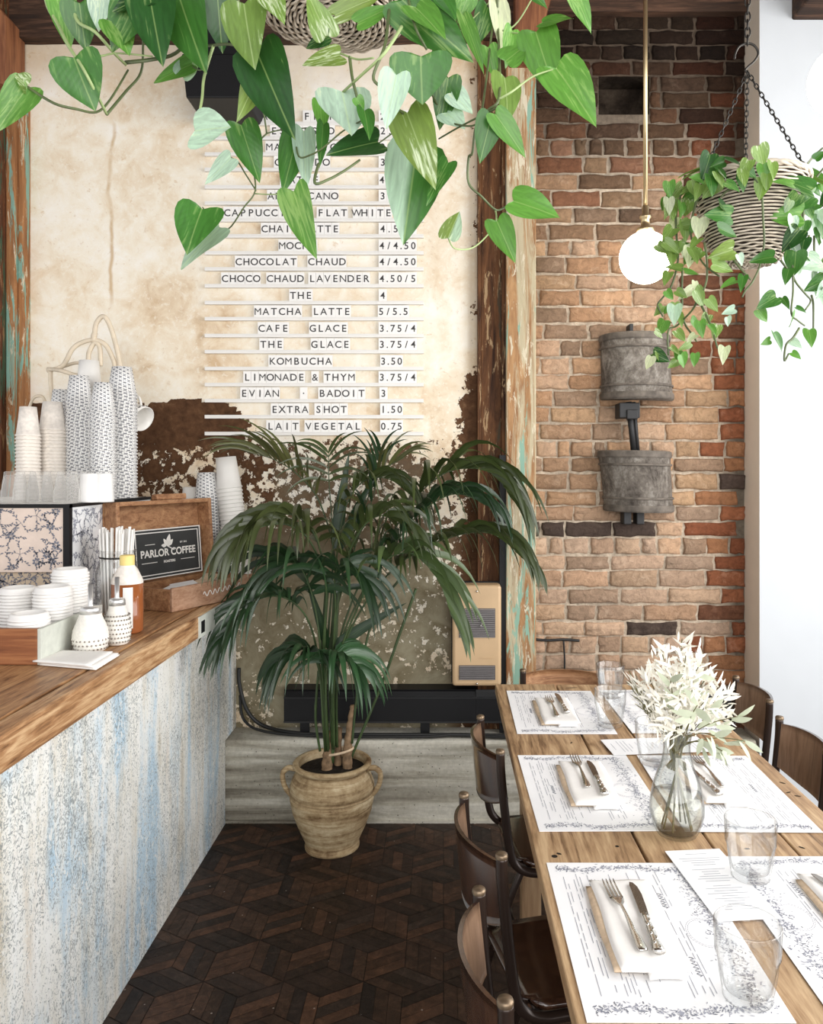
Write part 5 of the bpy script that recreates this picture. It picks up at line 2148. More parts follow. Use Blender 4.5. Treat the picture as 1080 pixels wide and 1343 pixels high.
sprays = [(895, 838, 1.66, 'f'), (868, 850, 1.58, 'f'), (915, 862, 1.68, 'f'), (880, 880, 1.56, 'f'), (850, 885, 1.60, 'f'), (905, 885, 1.6, 'f'), (930, 885, 1.72, 'f'), (945, 905, 1.66, 'f'), (835, 905, 1.62, 'w'), (868, 915, 1.55, 'f'),
          (952, 925, 1.64, 'f'), (925, 920, 1.56, 'f'), (890, 905, 1.70, 'f'), (828, 890, 1.70, 'w'), (845, 925, 1.56, 'w'), (875, 945, 1.57, 'f'), (900, 860, 1.52, 'f'), (968, 940, 1.6, 'l'), (978, 972, 1.58, 'l'), (938, 965, 1.52, 'l'), (948, 985, 1.55, 'l'),
          (916, 875, 1.58, 'l'), (880, 893, 1.53, 'l'), (932, 935, 1.60, 'l'), (915, 925, 1.53, 'l')]
for k, (px, py, d, kind) in enumerate(sprays):
    e = P(px, py, d)
    fs_ = thing('flower_stem', {'f': 'sprig of feathery cream flowers in the glass vase', 'w': 'wispy dried sprig leaning left in the glass vase', 'l': 'pale sage leaved sprig leaning out of the vase'}[kind], 'flower', tuple(top), 0,
                {'f': 'cream flower sprigs in the vase', 'w': 'wispy sprigs in the vase', 'l': 'leaved sprigs in the vase'}[kind])
    a = rf.uniform(0, 2 * PI)
    fr_ = .030 if k % 3 == 0 else .020
    foot = Vector((vx + fr_ * math.cos(a), vy + fr_ * math.sin(a), vz + (.012 if k % 3 == 0 else .135)))
    neck = Vector((vx + .012 * math.cos(a + PI), vy + .012 * math.sin(a + PI), vz + .18))
    path = smooth([foot, foot.lerp(neck, .6), neck, neck.lerp(e, .55) + Vector((0, 0, .012)), e], 6)
    m = MB()
    m.tube(path, [.0019 if i < len(path) * .6 else .0011 for i in range(len(path))], 6)
    m.build('stem', MT['flowerstem'], fs_)
    m = MB()
    dirv = (e - neck).normalized()
    if kind == 'f':
        for q in range(58):
            t = rf.uniform(.45, 1.0)
            b = neck.lerp(e, t) + Vector((rf.gauss(0, .010), rf.gauss(0, .012), rf.gauss(0, .008)))
            dd = dirv * .5 + Vector((rf.gauss(0, .6), rf.gauss(0, .6), rf.gauss(0, .5)))
            blade(m, b, dd, rf.uniform(.016, .040), rf.uniform(.004, .0085), Vector((rf.gauss(0, .5), -1, rf.gauss(0, .5))), 0, rf.uniform(-.3, .4))
        m.build('blossom', MT['petal'], fs_)
    elif kind == 'w':
        for q in range(60):
            t = rf.uniform(.30, 1.0)
            b = neck.lerp(e, t) + Vector((rf.gauss(0, .006), rf.gauss(0, .008), rf.gauss(0, .005)))
            dd = dirv + Vector((rf.gauss(0, .35), rf.gauss(0, .35), rf.gauss(0, .35)))
            blade(m, b, dd, rf.uniform(.015, .03), .0022, Vector((0, -1, .2)), rf.choice((0, 0, 1)), rf.uniform(-.2, .3))
        m.build('blossom', [MT['petal'], MT['flowerstem']], fs_)
    else:
        for q in range(5):
            t = .55 + .12 * q
            b = neck.lerp(e, min(1, t))
            dd = dirv + Vector((rf.gauss(0, .5), rf.gauss(0, .3), -.5 + rf.gauss(0, .4)))
            blade(m, b, dd, rf.uniform(.035, .052), rf.uniform(.010, .016), Vector((rf.gauss(0, .4), -1, rf.gauss(0, .4))), 0, .3, 6)
        m.build('leaf', MT['flowerleaf'], fs_)

# ================================================================ PLANTS
GREENS = {'d': (0.022, 0.085, 0.018), 'm': (0.050, 0.165, 0.028), 'l': (0.115, 0.29, 0.048), 'y': (0.19, 0.28, 0.060), 'p': (0.46, 0.62, 0.50), 'v': (0.20, 0.32, 0.075), 'w': (0.66, 0.70, 0.48)}


def leaf(m, base, tip, W, nrm, tone, fold=.18, curl=.12, mat=0, lobe=.13, rr=rnd, halves=None):
    """heart shaped leaf from the stalk end (base) to the tip, folded along its midrib"""
    base, tip = Vector(base), Vector(tip)
    ax = tip - base
    L = ax.length
    ax = ax.normalized()
    s = ax.cross(nrm)
    if s.length < 1e-4:
        s = ax.cross(Vector((0.3, 0.2, 1)))
    s.normalize()
    n = s.cross(ax).normalized()
    nu = 4
    EDGE = ((0.0, 0.0, 0.0), (-.075, .15, .015), (-.105, .29, .04), (-.075, .41, .085), (.02, .485, .16), (.16, .50, .27), (.33, .465, .40), (.50, .39, .53), (.66, .29, .67), (.80, .18, .80), (.91, .085, .905), (1.0, 0.0, 1.0))
    nv = len(EDGE) - 1
    vs, uv, fs, cs = [], [], [], []
    c0 = Vector(GREENS[tone]) * rr.uniform(.85, 1.15)
    twist = rr.uniform(-.25, .25)
    for j, (ea, ew, t) in enumerate(EDGE):
        w = W * ew
        for i in range(-nu, nu + 1):
            a = i / nu
            along = (t + (ea - t) * abs(a)) * L
            x = a * w
            up = fold * abs(a) ** 1.3 * w - curl * L * t * t + .018 * L * math.sin(t * 7 + a * 2) * abs(a) + twist * x * t
            vs.append(base + ax * along + s * x + n * up)
            uv.append((.5 + .5 * a * (ew / .5), t))
            cc = c0
            if halves and a * halves > 0.01:
                cc = c0.lerp(Vector(GREENS['p']), .75)
            cs.append(tuple(cc))
    k = 2 * nu + 1
    for j in range(nv):
        for i in range(k - 1):
            fs.append((j * k + i, j * k + i + 1, (j + 1) * k + i + 1, (j + 1) * k + i))
    m.add(vs, fs, mat, uv, cs)


def woven_basket(t, c, prof, nrings, label=None):
    """c = bottom centre; prof = list of (radius, height) from the middle of the bottom to the rim"""
    m = MB()
    m.lathe([(max(0, r - .006), z + .004) for r, z in prof], 40, c)
    m.build('liner', MT['wickerdark'], t)
    m = MB()
    Ls = [0]
    for i in range(1, len(prof)):
        Ls.append(Ls[-1] + math.hypot(prof[i][0] - prof[i - 1][0], prof[i][1] - prof[i - 1][1]))
    for k in range(nrings):
        s = Ls[-1] * (k + .6) / nrings
        i = max(j for j in range(len(Ls)) if Ls[j] <= s)
        i = min(i, len(prof) - 2)
        f = (s - Ls[i]) / (Ls[i + 1] - Ls[i])
        r = prof[i][0] * (1 - f) + prof[i + 1][0] * f
        z = prof[i][1] * (1 - f) + prof[i + 1][1] * f
        tx, tz = prof[i + 1][0] - prof[i][0], prof[i + 1][1] - prof[i][1]
        l = math.hypot(tx, tz)
        nx, nz = tz / l, -tx / l
        ns = 14 if r < .06 else 28
        seg = ns * 4
        pts = []
        for q in range(seg):
            th = 2 * PI * q / seg
            o = .0035 * math.sin(th * ns / 2 + (PI if k % 2 else 0)) + .0015 * noise.noise(Vector((th * 3, k, 0)))
            pts.append((c[0] + (r + o * nx) * math.cos(th), c[1] + (r + o * nx) * math.sin(th), c[2] + z + o * nz + .0018 * noise.noise(Vector((th * 2, k * 3, 5)))))
        m.tube(pts, .0030, 5, 0, True)
    plabel(m.build('weave', MT['wicker'], t), 'whitewashed wicker weave')
    m = MB()
    r, z = prof[-1]
    for q in range(3):
        m.tube([(c[0] + (r + .004 * math.sin(th * 9 + q * 2.1)) * math.cos(th), c[1] + (r + .004 * math.sin(th * 9 + q * 2.1)) * math.sin(th), c[2] + z + .004 * math.cos(th * 9 + q * 2.1)) for th in [2 * PI * a / 90 for a in range(90)]], .005, 6, 0, True)
    m.build('rim', MT['wicker'], t)


def chain(t, a, b, link=.022, r=.0016, nm='chain', mat=None):
    a, b = Vector(a), Vector(b)
    d = b - a
    n = max(1, int(d.length / (link * .72)))
    ax = d.normalized()
    s = ax.cross(Vector((.3, 1, .1))).normalized()
    q = ax.cross(s)
    m = MB()
    for i in range(n):
        c = a + d * ((i + .5) / n)
        e = s if i % 2 else q
        pts = []
        for k in range(10):
            th = 2 * PI * k / 10
            pts.append(c + ax * (link * .5 * math.cos(th)) + e * (link * .24 * math.sin(th)))
        m.tube(pts, r, 5, 0, True)
    return m.build(nm, mat or MT['chain'], t)


# ---------------------------------------------------------------- trailing plant overhead
DB = 1.72
cb = P(440, 28, DB)
tp = thing('trailing_plant', 'large trailing heart leaved plant in the woven basket hanging overhead before the menu', 'plant', (cb.x, cb.y, cb.z))
prof = [(0.0, 0), (.05, -.004), (.10, 0), (.150, .012), (.185, .05), (.205, .11), (.215, .18)]
woven_basket(tp, (cb.x, cb.y, cb.z), prof, 44)
m = MB()
m.lathe([(0, .165), (.20, .165)], 30, (cb.x, cb.y, cb.z))
m.build('soil', MT['soil'], tp)
hook = Vector((cb.x, cb.y, TOPZ))
for k in range(3):
    th = 2 * PI * k / 3 + .4
    chain(tp, (cb.x + .213 * math.cos(th), cb.y + .213 * math.sin(th), cb.z + .18), (cb.x, cb.y, cb.z + .75), .030, .0020)
chain(tp, (cb.x, cb.y, cb.z + .75), hook, .030, .0020)

VINES = [
    ([(60, -60), (60, 0), (75, 30), (90, 60), (108, 88), (125, 120), (140, 150)], 5.0, 'p'), ([(96, -20), (100, 25), (125, 42), (150, 70), (165, 85)], 5.0, 'p'),
    ([(140, 150), (165, 120), (185, 95), (188, 55), (190, 10)], 4.0, 's'), ([(36, 114), (70, 135), (100, 143), (127, 147), (145, 130), (168, 92)], 3.6, 's'),
    ([(97, 77), (130, 74), (155, 70), (200, 74)], 3.0, 'p'), ([(165, 82), (200, 78), (230, 70), (255, 42), (275, 0), (282, -40)], 5.5, 's'),
    ([(250, 62), (275, 60), (300, 58), (325, 65), (345, 85)], 4.0, 's'), ([(312, -20), (314, 30), (318, 65), (322, 100), (335, 128), (345, 145), (350, 175)], 3.2, 's'),
    ([(280, 60), (268, 100), (265, 130), (257, 172)], 4.2, 'p'), ([(350, 175), (337, 190), (332, 215), (335, 250), (320, 272), (300, 300), (283, 295), (266, 272)], 2.4, 's'),
    ([(303, 207), (312, 212), (322, 228), (336, 250)], 2.4, 's'), ([(350, 175), (365, 171), (385, 169), (400, 168)], 2.0, 's'), ([(335, 254), (360, 255), (385, 251)], 1.8, 'p'),
    ([(428, 48), (435, 65), (452, 72), (470, 78), (490, 76)], 3.2, 'p'), ([(515, -20), (510, 20), (505, 60), (490, 100), (500, 115), (515, 135), (530, 150)], 4.4, 's'),
    ([(527, 35), (515, 55), (500, 75), (475, 98), (450, 121)], 4.4, 'p'), ([(535, -5), (545, 35), (560, 65)], 4.0, 's'), ([(459, 75), (463, 105), (472, 140), (478, 165)], 4.4, 's'),
    ([(388, 178), (392, 205), (408, 203), (425, 193), (450, 172), (475, 158)], 2.6, 's'), ([(494, 190), (505, 182), (522, 169), (528, 160)], 2.0, 's'),
    ([(418, 215), (413, 240), (430, 236), (452, 224), (472, 210)], 4.0, 's'), ([(652, -20), (653, 30), (655, 70), (655, 128), (640, 145), (625, 165), (620, 200), (615, 207), (615, 240), (632, 258), (650, 275), (662, 272), (675, 264)], 3.8, 's'),
    ([(650, 275), (651, 290), (640, 308), (620, 325), (597, 326), (588, 312)], 2.4, 'p'), ([(655, 130), (672, 120), (700, 100), (730, 90)], 3.0, 'p'), ([(655, 140), (625, 155), (600, 168), (576, 182)], 2.8, 's'),
    ([(565, 120), (578, 145), (590, 160), (620, 165), (640, 150)], 3.0, 's'), ([(655, -10), (645, 45), (640, 90), (632, 150)], 3.4, 's'), ([(660, 45), (680, 28), (700, -5)], 2.4, 'p'), ([(605, 40), (625, 20), (645, 0)], 2.2, 'p'),
    ([(752, -25), (748, -5), (752, 0)], 2.6, 'p'), ([(660, 40), (680, 44), (702, 43)], 2.6, 'p'), ([(250, 85), (262, 92), (270, 86)], 2.4, 's'), ([(148, 66), (160, 40), (178, 5), (185, -30)], 3.4, 's'),
]
dep = lambda x, y: 1.46 + .07 * math.sin(x * .031 + y * .017) + .05 * math.sin(x * .011 - y * .023 + 1)
for pts, wpx, kd in VINES:
    m = MB()
    pp = smooth([P(x, y, dep(x, y)) for x, y in pts], 5)
    m.tube(pp, [wpx * 1.46 / FPX * .5 * (1 - .25 * i / len(pp)) for i in range(len(pp))], 7)
    m.build('vine', MT['vine'] if kd == 's' else MT['petiole'], tp)

LEAVES = [  # base x,y  tip x,y  width px, tone, facing tilt, extra
    (36, 114, -6, 172, 40, 'l', .5), (36, 112, 20, 98, 26, 'v', .2), (97, 76, 121, 142, 62, 'm', -.2), (78, -8, 92, 66, 34, 'l', .6), (104, 4, 112, 66, 44, 'm', .3), (178, 5, 144, 66, 54, 'm', -.3),
    (132, -8, 128, 40, 30, 'p', .2), (206, -12, 146, 12, 40, 'd', .2), (196, -8, 211, 78, 58, 'd', .4), (232, -14, 266, 92, 66, 'm', -.3), (252, 84, 199, 107, 26, 'l', .3), (284, -22, 291, 68, 50, 'd', .3), (320, 5, 332, 88, 60, 'v', -.2),
    (338, 70, 384, 180, 66, 'd', -.15), (345, 84, 313, 159, 34, 'y', .6), (256, 172, 302, 164, 72, 'p', .1), (316, 164, 340, 237, 40, 'm', .2), (303, 207, 270, 240, 22, 'p', .5), (390, 178, 371, 252, 36, 'm', .3),
    (398, 172, 402, 245, 28, 'p', .2), (385, 251, 412, 337, 42, 'l', -.4), (265, 274, 244, 328, 56, 'm', .1), (288, 298, 232, 348, 48, 'p', -.3), (428, 47, 404, -12, 36, 'v', .2), (440, 20, 506, -12, 24, 'y', .3), (431, 47, 400, 62, 24, 'd', .2),
    (446, 72, 397, 84, 30, 'y', .1), (528, 0, 621, 80, 62, 'm', -.3), (552, 74, 554, 136, 74, 'm', .0), (449, 121, 461, 176, 66, 'p', .2), (420, 135, 424, 172, 22, 'l', .4), (496, 186, 428, 200, 46, 'd', .1), (424, 164, 420, 219, 16, 'm', .5),
    (534, 148, 570, 243, 52, 'y', -.2), (546, 200, 530, 320, 72, 'm', .25, 1), (588, 213, 560, 265, 24, 'm', .3), (525, 162, 540, 203, 32, 'd', .2), (520, 98, 506, 168, 38, 'p', .3), (588, 102, 577, 170, 34, 'm', .2), (592, 122, 622, 148, 32, 'p', .2),
    (586, 148, 610, 168, 32, 'p', .1), (608, 20, 637, 95, 20, 'l', .4), (652, 2, 661, 72, 30, 'w', .5), (664, 80, 690, 58, 32, 'l', .1), (703, 42, 728, 122, 50, 'l', -.5), (712, 30, 752, 22, 26, 'l', .2), (730, 90, 783, 160, 56, 'l', -.3),
    (752, -12, 779, 42, 28, 'l', .2), (650, 150, 692, 206, 30, 'l', -.3), (645, 152, 630, 212, 34, 'm', .3), (662, 102, 670, 156, 38, 'v', .2), (674, 264, 736, 282, 48, 'l', .0), (652, 290, 676, 344, 32, 'l', -.2), (588, 312, 603, 276, 26, 'y', .1, 1),
    (690, -14, 722, 10, 26, 'm', .2), (640, 62, 650, 102, 24, 'l', .2), (602, 48, 566, 68, 26, 'm', .2), (575, -8, 600, 24, 30, 'm', .3), (615, -6, 600, 30, 26, 'l', .4), (470, 30, 520, 4, 26, 'l', .3), (350, -10, 372, 24, 34, 'v', .2),
    (150, 30, 170, 70, 40, 'l', .3), (545, 10, 585, 46, 40, 'l', .3), (478, 145, 486, 180, 22, 'm', .4), (640, 10, 625, 60, 28, 'm', .4), (672, 40, 664, 90, 24, 'l', .4), (468, 128, 478, 145, 14, 'l', .2), (240, 100, 262, 70, 30, 'p', .2),
]
rl = random.Random(13)
m1 = [MB(), MB(), MB(), MB()]
for e in LEAVES:
    bx0, by0, tx, ty, w, tone, tilt = e[:7]
    hv = e[7] if len(e) > 7 else None
    d = dep(bx0, by0)
    dt = d + rl.uniform(-.045, .03)
    b, t = P(bx0, by0, d - .006), P(tx, ty, dt - .006)
    nrm = Vector((tilt + rl.gauss(0, .12), -1, .25 + rl.gauss(0, .2)))
    q = m1[0] if bx0 < 300 else m1[1] if bx0 < 450 else m1[2] if bx0 < 610 else m1[3]
    leaf(q, b, t, w * 1.12 * d / FPX, nrm, tone, rl.uniform(.10, .30), rl.uniform(.04, .14), 1 if tone in 'vyp' and rl.random() < .8 else 0, .12, rl, hv)
for q in m1:
    q.build('foliage', [MT['leaf'], MT['leaf2']], tp)
# leaves and stems around the rim, above the frame
m = MB()
for k in range(46):
    th = rl.uniform(0, 2 * PI)
    r = rl.uniform(.10, .27)
    b = Vector((cb.x + r * math.cos(th), cb.y + r * math.sin(th), cb.z + .20 + rl.uniform(0, .10)))
    d = Vector((math.cos(th) * .8, math.sin(th) * .8, rl.uniform(-.7, .3))).normalized()
    leaf(m, b, b + d * rl.uniform(.08, .13), rl.uniform(.06, .09), Vector((rl.gauss(0, .3), rl.gauss(0, .3) - .3, 1)), rl.choice('mmdlv'), .2, .12, 0, .12, rl)
m.build('foliage', [MT['leaf'], MT['leaf2']], tp)

# ---------------------------------------------------------------- hanging basket at the right
DR = 2.2
cr = P(985, 345, DR)
hp = thing('hanging_plant', 'trailing variegated plant in a wicker bowl hung from chains at the right', 'plant', (cr.x, cr.y, cr.z))
prof = [(0.0, 0), (.045, -.002), (.075, .006), (.103, .034), (.125, .075), (.140, .13), (.150, .20), (.152, .225)]
woven_basket(hp, tuple(cr), prof, 36)
m = MB()
m.lathe([(0, .205), (.145, .205)], 30, tuple(cr))
m.build('soil', MT['soil'], hp)
hk = P(981, 94, DR)
for k, th in enumerate((2.55, -.35, 1.3)):
    chain(hp, hk, (cr.x + .152 * math.cos(th), cr.y + .152 * math.sin(th), cr.z + .225), .020, .0017)
m = MB()
pts = [P(x, y, DR) for x, y in ((981, 96), (978, 92), (981, 88), (990, 80), (995, 70), (990, 60), (980, 57), (970, 61), (965, 70), (964, 77))]
m.tube(smooth(pts, 5), .0032, 8)
m.build('hook', MT['chain'], hp)
chain(hp, P(981, 58, DR), (P(981, 0, DR)[0], DR, TOPZ), .030, .0024)


def c8(x, y):
    return (840 + x / 4.333, 180 + y / 4.333)


def depr(x, y, bias=0.0):
    X = (x - VX) * DR / FPX - cr.x
    r = .175
    inb = max(0.0, r * r - X * X)
    z = EYE - (y - VY) * DR / FPX
    return DR - math.sqrt(inb) * .98 + bias


VR = [[(690, 300), (695, 350), (700, 470), (705, 600), (680, 730), (640, 820), (600, 870), (580, 910)], [(925, 380), (928, 480), (930, 560), (905, 630), (870, 700), (870, 870), (860, 1000), (895, 1040), (935, 1070)], [(330, 330), (310, 400), (292, 480), (290, 560), (320, 650), (370, 730), (450, 790)],
      [(240, 300), (205, 430), (207, 560), (215, 700), (180, 840), (130, 910), (100, 950), (115, 990), (130, 1020)], [(235, 730), (240, 760), (238, 860), (240, 960)], [(365, 600), (378, 680), (380, 800), (360, 870)], [(500, 620), (520, 680), (570, 745), (630, 810)], [(320, 940), (290, 990), (210, 1070), (160, 1100), (160, 1240)],
      [(350, 960), (385, 1030), (410, 1090), (440, 1200)], [(240, 1020), (262, 1075), (295, 1120), (320, 1160)], [(865, 780), (890, 830), (940, 890), (970, 930), (940, 980)], [(990, 560), (990, 640), (1000, 700)], [(975, 900), (985, 950), (985, 1090)], [(905, 1085), (870, 1140), (830, 1180), (820, 1270), (845, 1230)],
      [(590, 150), (640, 220), (690, 290)], [(930, 180), (985, 110), (1040, 60)], [(1000, 230), (1040, 180), (1080, 130)], [(560, 290), (500, 300), (460, 340)], [(800, 700), (830, 740), (870, 790)], [(960, 560), (930, 640), (900, 680)]]
for pts in VR:
    m = MB()
    pp = smooth([P(*c8(x, y), depr(*c8(x, y), -.012)) for x, y in pts], 5)
    m.tube(pp, [.0034 * (1 - .3 * i / len(pp)) for i in range(len(pp))], 6)
    m.build('vine', MT['vine'], hp)
LR = [(380, 170, 95, 'd', -100), (545, 140, 75, 'd', -20), (690, 110, 80, 'v', -60), (755, 190, 60, 'v', -70), (690, 300, 75, 'v', -90), (885, 265, 125, 'm', 170), (1025, 100, 50, 'm', 30), (400, 290, 90, 'v', -110), (330, 310, 55, 'v', -120), (275, 290, 60, 'v', -150), (205, 320, 70, 'v', -130),
      (165, 380, 60, 'v', -110), (190, 500, 60, 'w', -110), (245, 500, 55, 'v', 200), (335, 520, 75, 'w', -100), (445, 440, 90, 'm', 190), (490, 400, 60, 'd', -40), (505, 540, 80, 'm', -20), (825, 445, 115, 'l', 190), (920, 380, 90, 'm', -150), (1010, 480, 90, 'p', -90), (855, 590, 105, 'd', -130),
      (690, 690, 90, 'm', 200), (460, 660, 90, 'y', 190), (475, 740, 85, 'v', -20), (250, 610, 80, 'l', 150), (300, 770, 60, 'l', -20), (190, 740, 60, 'v', 160), (580, 830, 55, 'm', -90), (500, 830, 60, 'l', 210), (880, 720, 90, 'm', -90), (835, 790, 55, 'm', -100), (955, 680, 45, 'm', -60), (1000, 740, 85, 'p', 170),
      (995, 840, 85, 'm', 210), (1030, 930, 60, 'p', -70), (720, 935, 75, 'm', 200), (700, 1015, 60, 'l', -40), (830, 940, 45, 'm', -60), (865, 1040, 55, 'l', -100), (920, 980, 45, 'm', -20), (785, 1165, 75, 'm', -70), (715, 1165, 35, 'l', 215), (970, 1140, 60, 'l', -80), (890, 1175, 50, 'p', -40), (890, 1240, 40, 'l', -30),
      (345, 920, 80, 'v', -60), (415, 955, 60, 'v', -40), (260, 890, 60, 'w', 200), (195, 1010, 70, 'p', -80), (125, 1085, 60, 'l', -110), (105, 990, 50, 'v', -120), (345, 1090, 60, 'l', -90), (430, 1110, 55, 'v', -110), (500, 990, 50, 'p', 200), (500, 1050, 38, 'p', -80), (290, 1140, 40, 'w', 210), (475, 1235, 55, 'w', -110),
      (120, 1250, 65, 'd', -20), (50, 1285, 55, 'w', -110), (205, 1215, 50, 'v', -40), (245, 1275, 55, 'l', -60), (185, 1290, 40, 'v', -130), (315, 850, 40, 'w', -80), (150, 430, 50, 'v', -100), (590, 230, 60, 'v', -70), (455, 240, 65, 'v', -60), (620, 180, 50, 'm', 20), (1000, 300, 70, 'm', -40), (960, 420, 70, 'm', -60),
      (1050, 600, 60, 'p', -80), (1055, 300, 60, 'l', -60), (930, 520, 60, 'm', -100), (280, 400, 45, 'v', -100), (230, 390, 45, 'w', -80), (150, 800, 45, 'v', -110), (170, 900, 45, 'l', -60), (820, 250, 70, 'l', 160), (1070, 760, 55, 'm', -80), (1060, 860, 50, 'm', -90), (320, 230, 50, 'l', 160), (570, 700, 45, 'p', -60)]
for _ in range(26):
    LR.append((rl.uniform(115, 330), rl.uniform(280, 690), rl.uniform(42, 70), rl.choice('vvwlv'), rl.uniform(-150, -40)))
for _ in range(18):
    LR.append((rl.uniform(830, 1065), rl.uniform(260, 900), rl.uniform(45, 80), rl.choice('mldmp'), rl.uniform(-150, -30)))
for _ in range(14):
    LR.append((rl.uniform(90, 470), rl.uniform(830, 1280), rl.uniform(35, 55), rl.choice('vlwv'), rl.uniform(-150, -30)))
for _ in range(10):
    LR.append((rl.uniform(380, 800), rl.uniform(110, 300), rl.uniform(50, 75), rl.choice('vmlv'), rl.uniform(-150, -30)))
ml = [MB(), MB(), MB()]
for (x, y, L, tone, ang) in LR:
    px, py = c8(x, y)
    Lp = L / 4.333 * 1.55
    a = math.radians(ang + rl.uniform(-15, 15))
    dx, dy = math.cos(a) * Lp * .5, -math.sin(a) * Lp * .5
    d = depr(px, py, -.02 + rl.uniform(-.03, .02))
    b, t = P(px - dx, py - dy, d), P(px + dx, py + dy, d + rl.uniform(-.03, .03))
    nrm = Vector((rl.gauss(0, .35), -1, .35 + rl.gauss(0, .3)))
    q = ml[0] if px < 925 else ml[1] if px < 1000 else ml[2]
    leaf(q, b, t, Lp * rl.uniform(.68, .92) * d / FPX, nrm, tone, rl.uniform(.1, .4), rl.uniform(.05, .25), 1 if tone in 'vywp' else 0, .13, rl)
for q in ml:
    q.build('foliage', [MT['leaf'], MT['leaf2']], hp)
m = MB()
for k in range(40):
    th = rl.uniform(-.2, PI + .2)
    r = rl.uniform(.03, .17)
    b = Vector((cr.x + r * math.cos(th), cr.y + r * math.sin(th), cr.z + .22 + rl.uniform(0, .05)))
    d = Vector((math.cos(th), math.sin(th), rl.uniform(-.6, .5))).normalized()
    leaf(m, b, b + d * rl.uniform(.05, .085), rl.uniform(.035, .055), Vector((rl.gauss(0, .3), rl.gauss(0, .3) - .4, 1)), rl.choice('mdlvv'), .2, .12, 0, .12, rl)
m.build('foliage', [MT['leaf'], MT['leaf2']], hp)

# ---------------------------------------------------------------- potted palm
PX, PY = P(436, 0, 3.115)[0], 3.115
pp_ = thing('potted_palm', 'tall dark green palm in a ribbed two handled stoneware pot', 'palm', (PX, PY, 0))
m = MB()
outp = [(0, .002), (.098, .002), (.104, .006), (.105, .016), (.100, .024), (.108, .045), (.130, .095), (.150, .150), (.160, .200), (.1615, .2145), (.1585, .217), (.1615, .2195), (.1625, .226), (.1595, .2285), (.1625, .231), (.160, .255), (.148, .288), (.136, .306), (.134, .316), (.142, .322), (.150, .330), (.151, .338), (.146, .344), (.134, .344), (.128, .336), (.126, .31), (.126, .30)]
outp = [(r * 1.03, z) for r, z in outp]
m.lathe(outp, 56, (PX, PY, 0), 0, lambda th, z, i: 1 + .006 * math.sin(2 * th + z * 9))
m.build('pot', MT['pot'], pp_)
m = MB()
m.lathe([(0, .318), (.05, .316), (.131, .312)], 36, (PX, PY, 0))
m.build('soil', MT['soil'], pp_)
for s in (-1, 1):
    m = MB()
    m.tube(smooth([(PX + s * .140, PY - .02, .318), (PX + s * .170, PY - .02, .322), (PX + s * .192, PY - .02, .302), (PX + s * .190, PY - .02, .265), (PX + s * .176, PY - .02, .235), (PX + s * .158, PY - .02, .215)], 6), [.011] * 12 + [.010] * 19, 10)
    m.build('handle', MT['pot'], pp_)

rp = random.Random(33)
D0 = 3.10


def pw(x, y, d=D0):
    return P(x, y, d)


def leaflet(m, b, d0, L, W, droop, tone):
    n = 8
    p = Vector(b)
    d = Vector(d0).normalized()
    vs, uv, fs, cs = [], [], [], []
    side = d.cross(Vector((rp.gauss(0, .25), -1, .25 + rp.gauss(0, .2)))).normalized()
    for i in range(n + 1):
        t = i / n
        w = W * .5 * min(1, (t * 6 + .28)) * (1 - max(0, t - .35) / .65) ** .8
        nn = side.cross(d).normalized()
        vs += [p - side * w, p + nn * (-.25 * w), p + side * w]
        uv += [(0.05, t), (.5, t), (.95, t)]
        cs += [tone] * 3
        p = p + d * (L / n)
        if p.y > 3.30:
            p.y = 3.30 + (p.y - 3.30) * .12
        d = (d + Vector((0, 0, -droop * (1.6 if t > .2 else 1.0) / n))).normalized()
        side = (side - d * side.dot(d)).normalized()
    for i in range(n):
        a = i * 3
        fs += [(a, a + 1, a + 4, a + 3), (a + 1, a + 2, a + 5, a + 4)]
    m.add(vs, fs, 0, uv, cs)


def frond(pts, n, L, W, droop, spread, tone, t0=.35, sides=(1, -1), Lmod=None, tilt=0.0, stemr=.0052):
    path = smooth(pts, 8)
    fr = MB()
    fr.tube(path, [stemr * (1 - .75 * i / len(path)) for i in range(len(path))], 7)
    fo = fr.build('frond', MT['palmstem'], pp_)
    m = MB()
    N_ = len(path) - 1
    for k in range(n):
        t = t0 + (1 - t0) * (k + .5) / n
        i = min(N_ - 1, int(t * N_))
        b = path[i].lerp(path[i + 1], t * N_ - i)
        tg = (path[i + 1] - path[i]).normalized()
        sv = tg.cross(Vector((0, 0, 1)))
        if sv.length < .15:
            sv = Vector((1, 0, 0))
        sv.normalize()
        upv = sv.cross(tg).normalized()
        f = (k + .5) / n
        for s in sides:
            d = sv * s * spread * (1 - .45 * f) + tg * (.28 + .62 * f) + upv * (.30 + tilt) + Vector((rp.gauss(0, .07), rp.gauss(0, .07), rp.gauss(0, .05)))
            ll = L * (math.sin(PI * (.18 + .72 * f)) ** .7) * rp.uniform(.88, 1.1)
            tn = Vector(tone) * rp.uniform(.75, 1.3)
            leaflet(m, b, d, ll, W * rp.uniform(.85, 1.15), droop * rp.uniform(.8, 1.2), tuple(tn))
    m.build('leaflets', MT['palm'], fo)


G1, G2, G3 = (0.046, 0.064, 0.018), (0.085, 0.088, 0.030), (0.017, 0.044, 0.016)
root = lambda dx, dy=0: Vector((PX + dx, PY + dy, .40))
# upright young frond in the middle
frond([root(0, .02), pw(430, 860, 3.12), pw(436, 760, 3.13), pw(436, 690, 3.14), pw(432, 635, 3.15), pw(431, 592, 3.16)], 6, .27, .012, .95, .95, G1, .80, tilt=.25)
# upper left, pale
frond([root(-.01, .03), pw(434, 850, 3.15), pw(440, 740, 3.18), pw(420, 660, 3.17), pw(390, 622, 3.16), pw(358, 602, 3.15), pw(328, 594, 3.14)], 16, .33, .012, .8, .55, G2, .52)
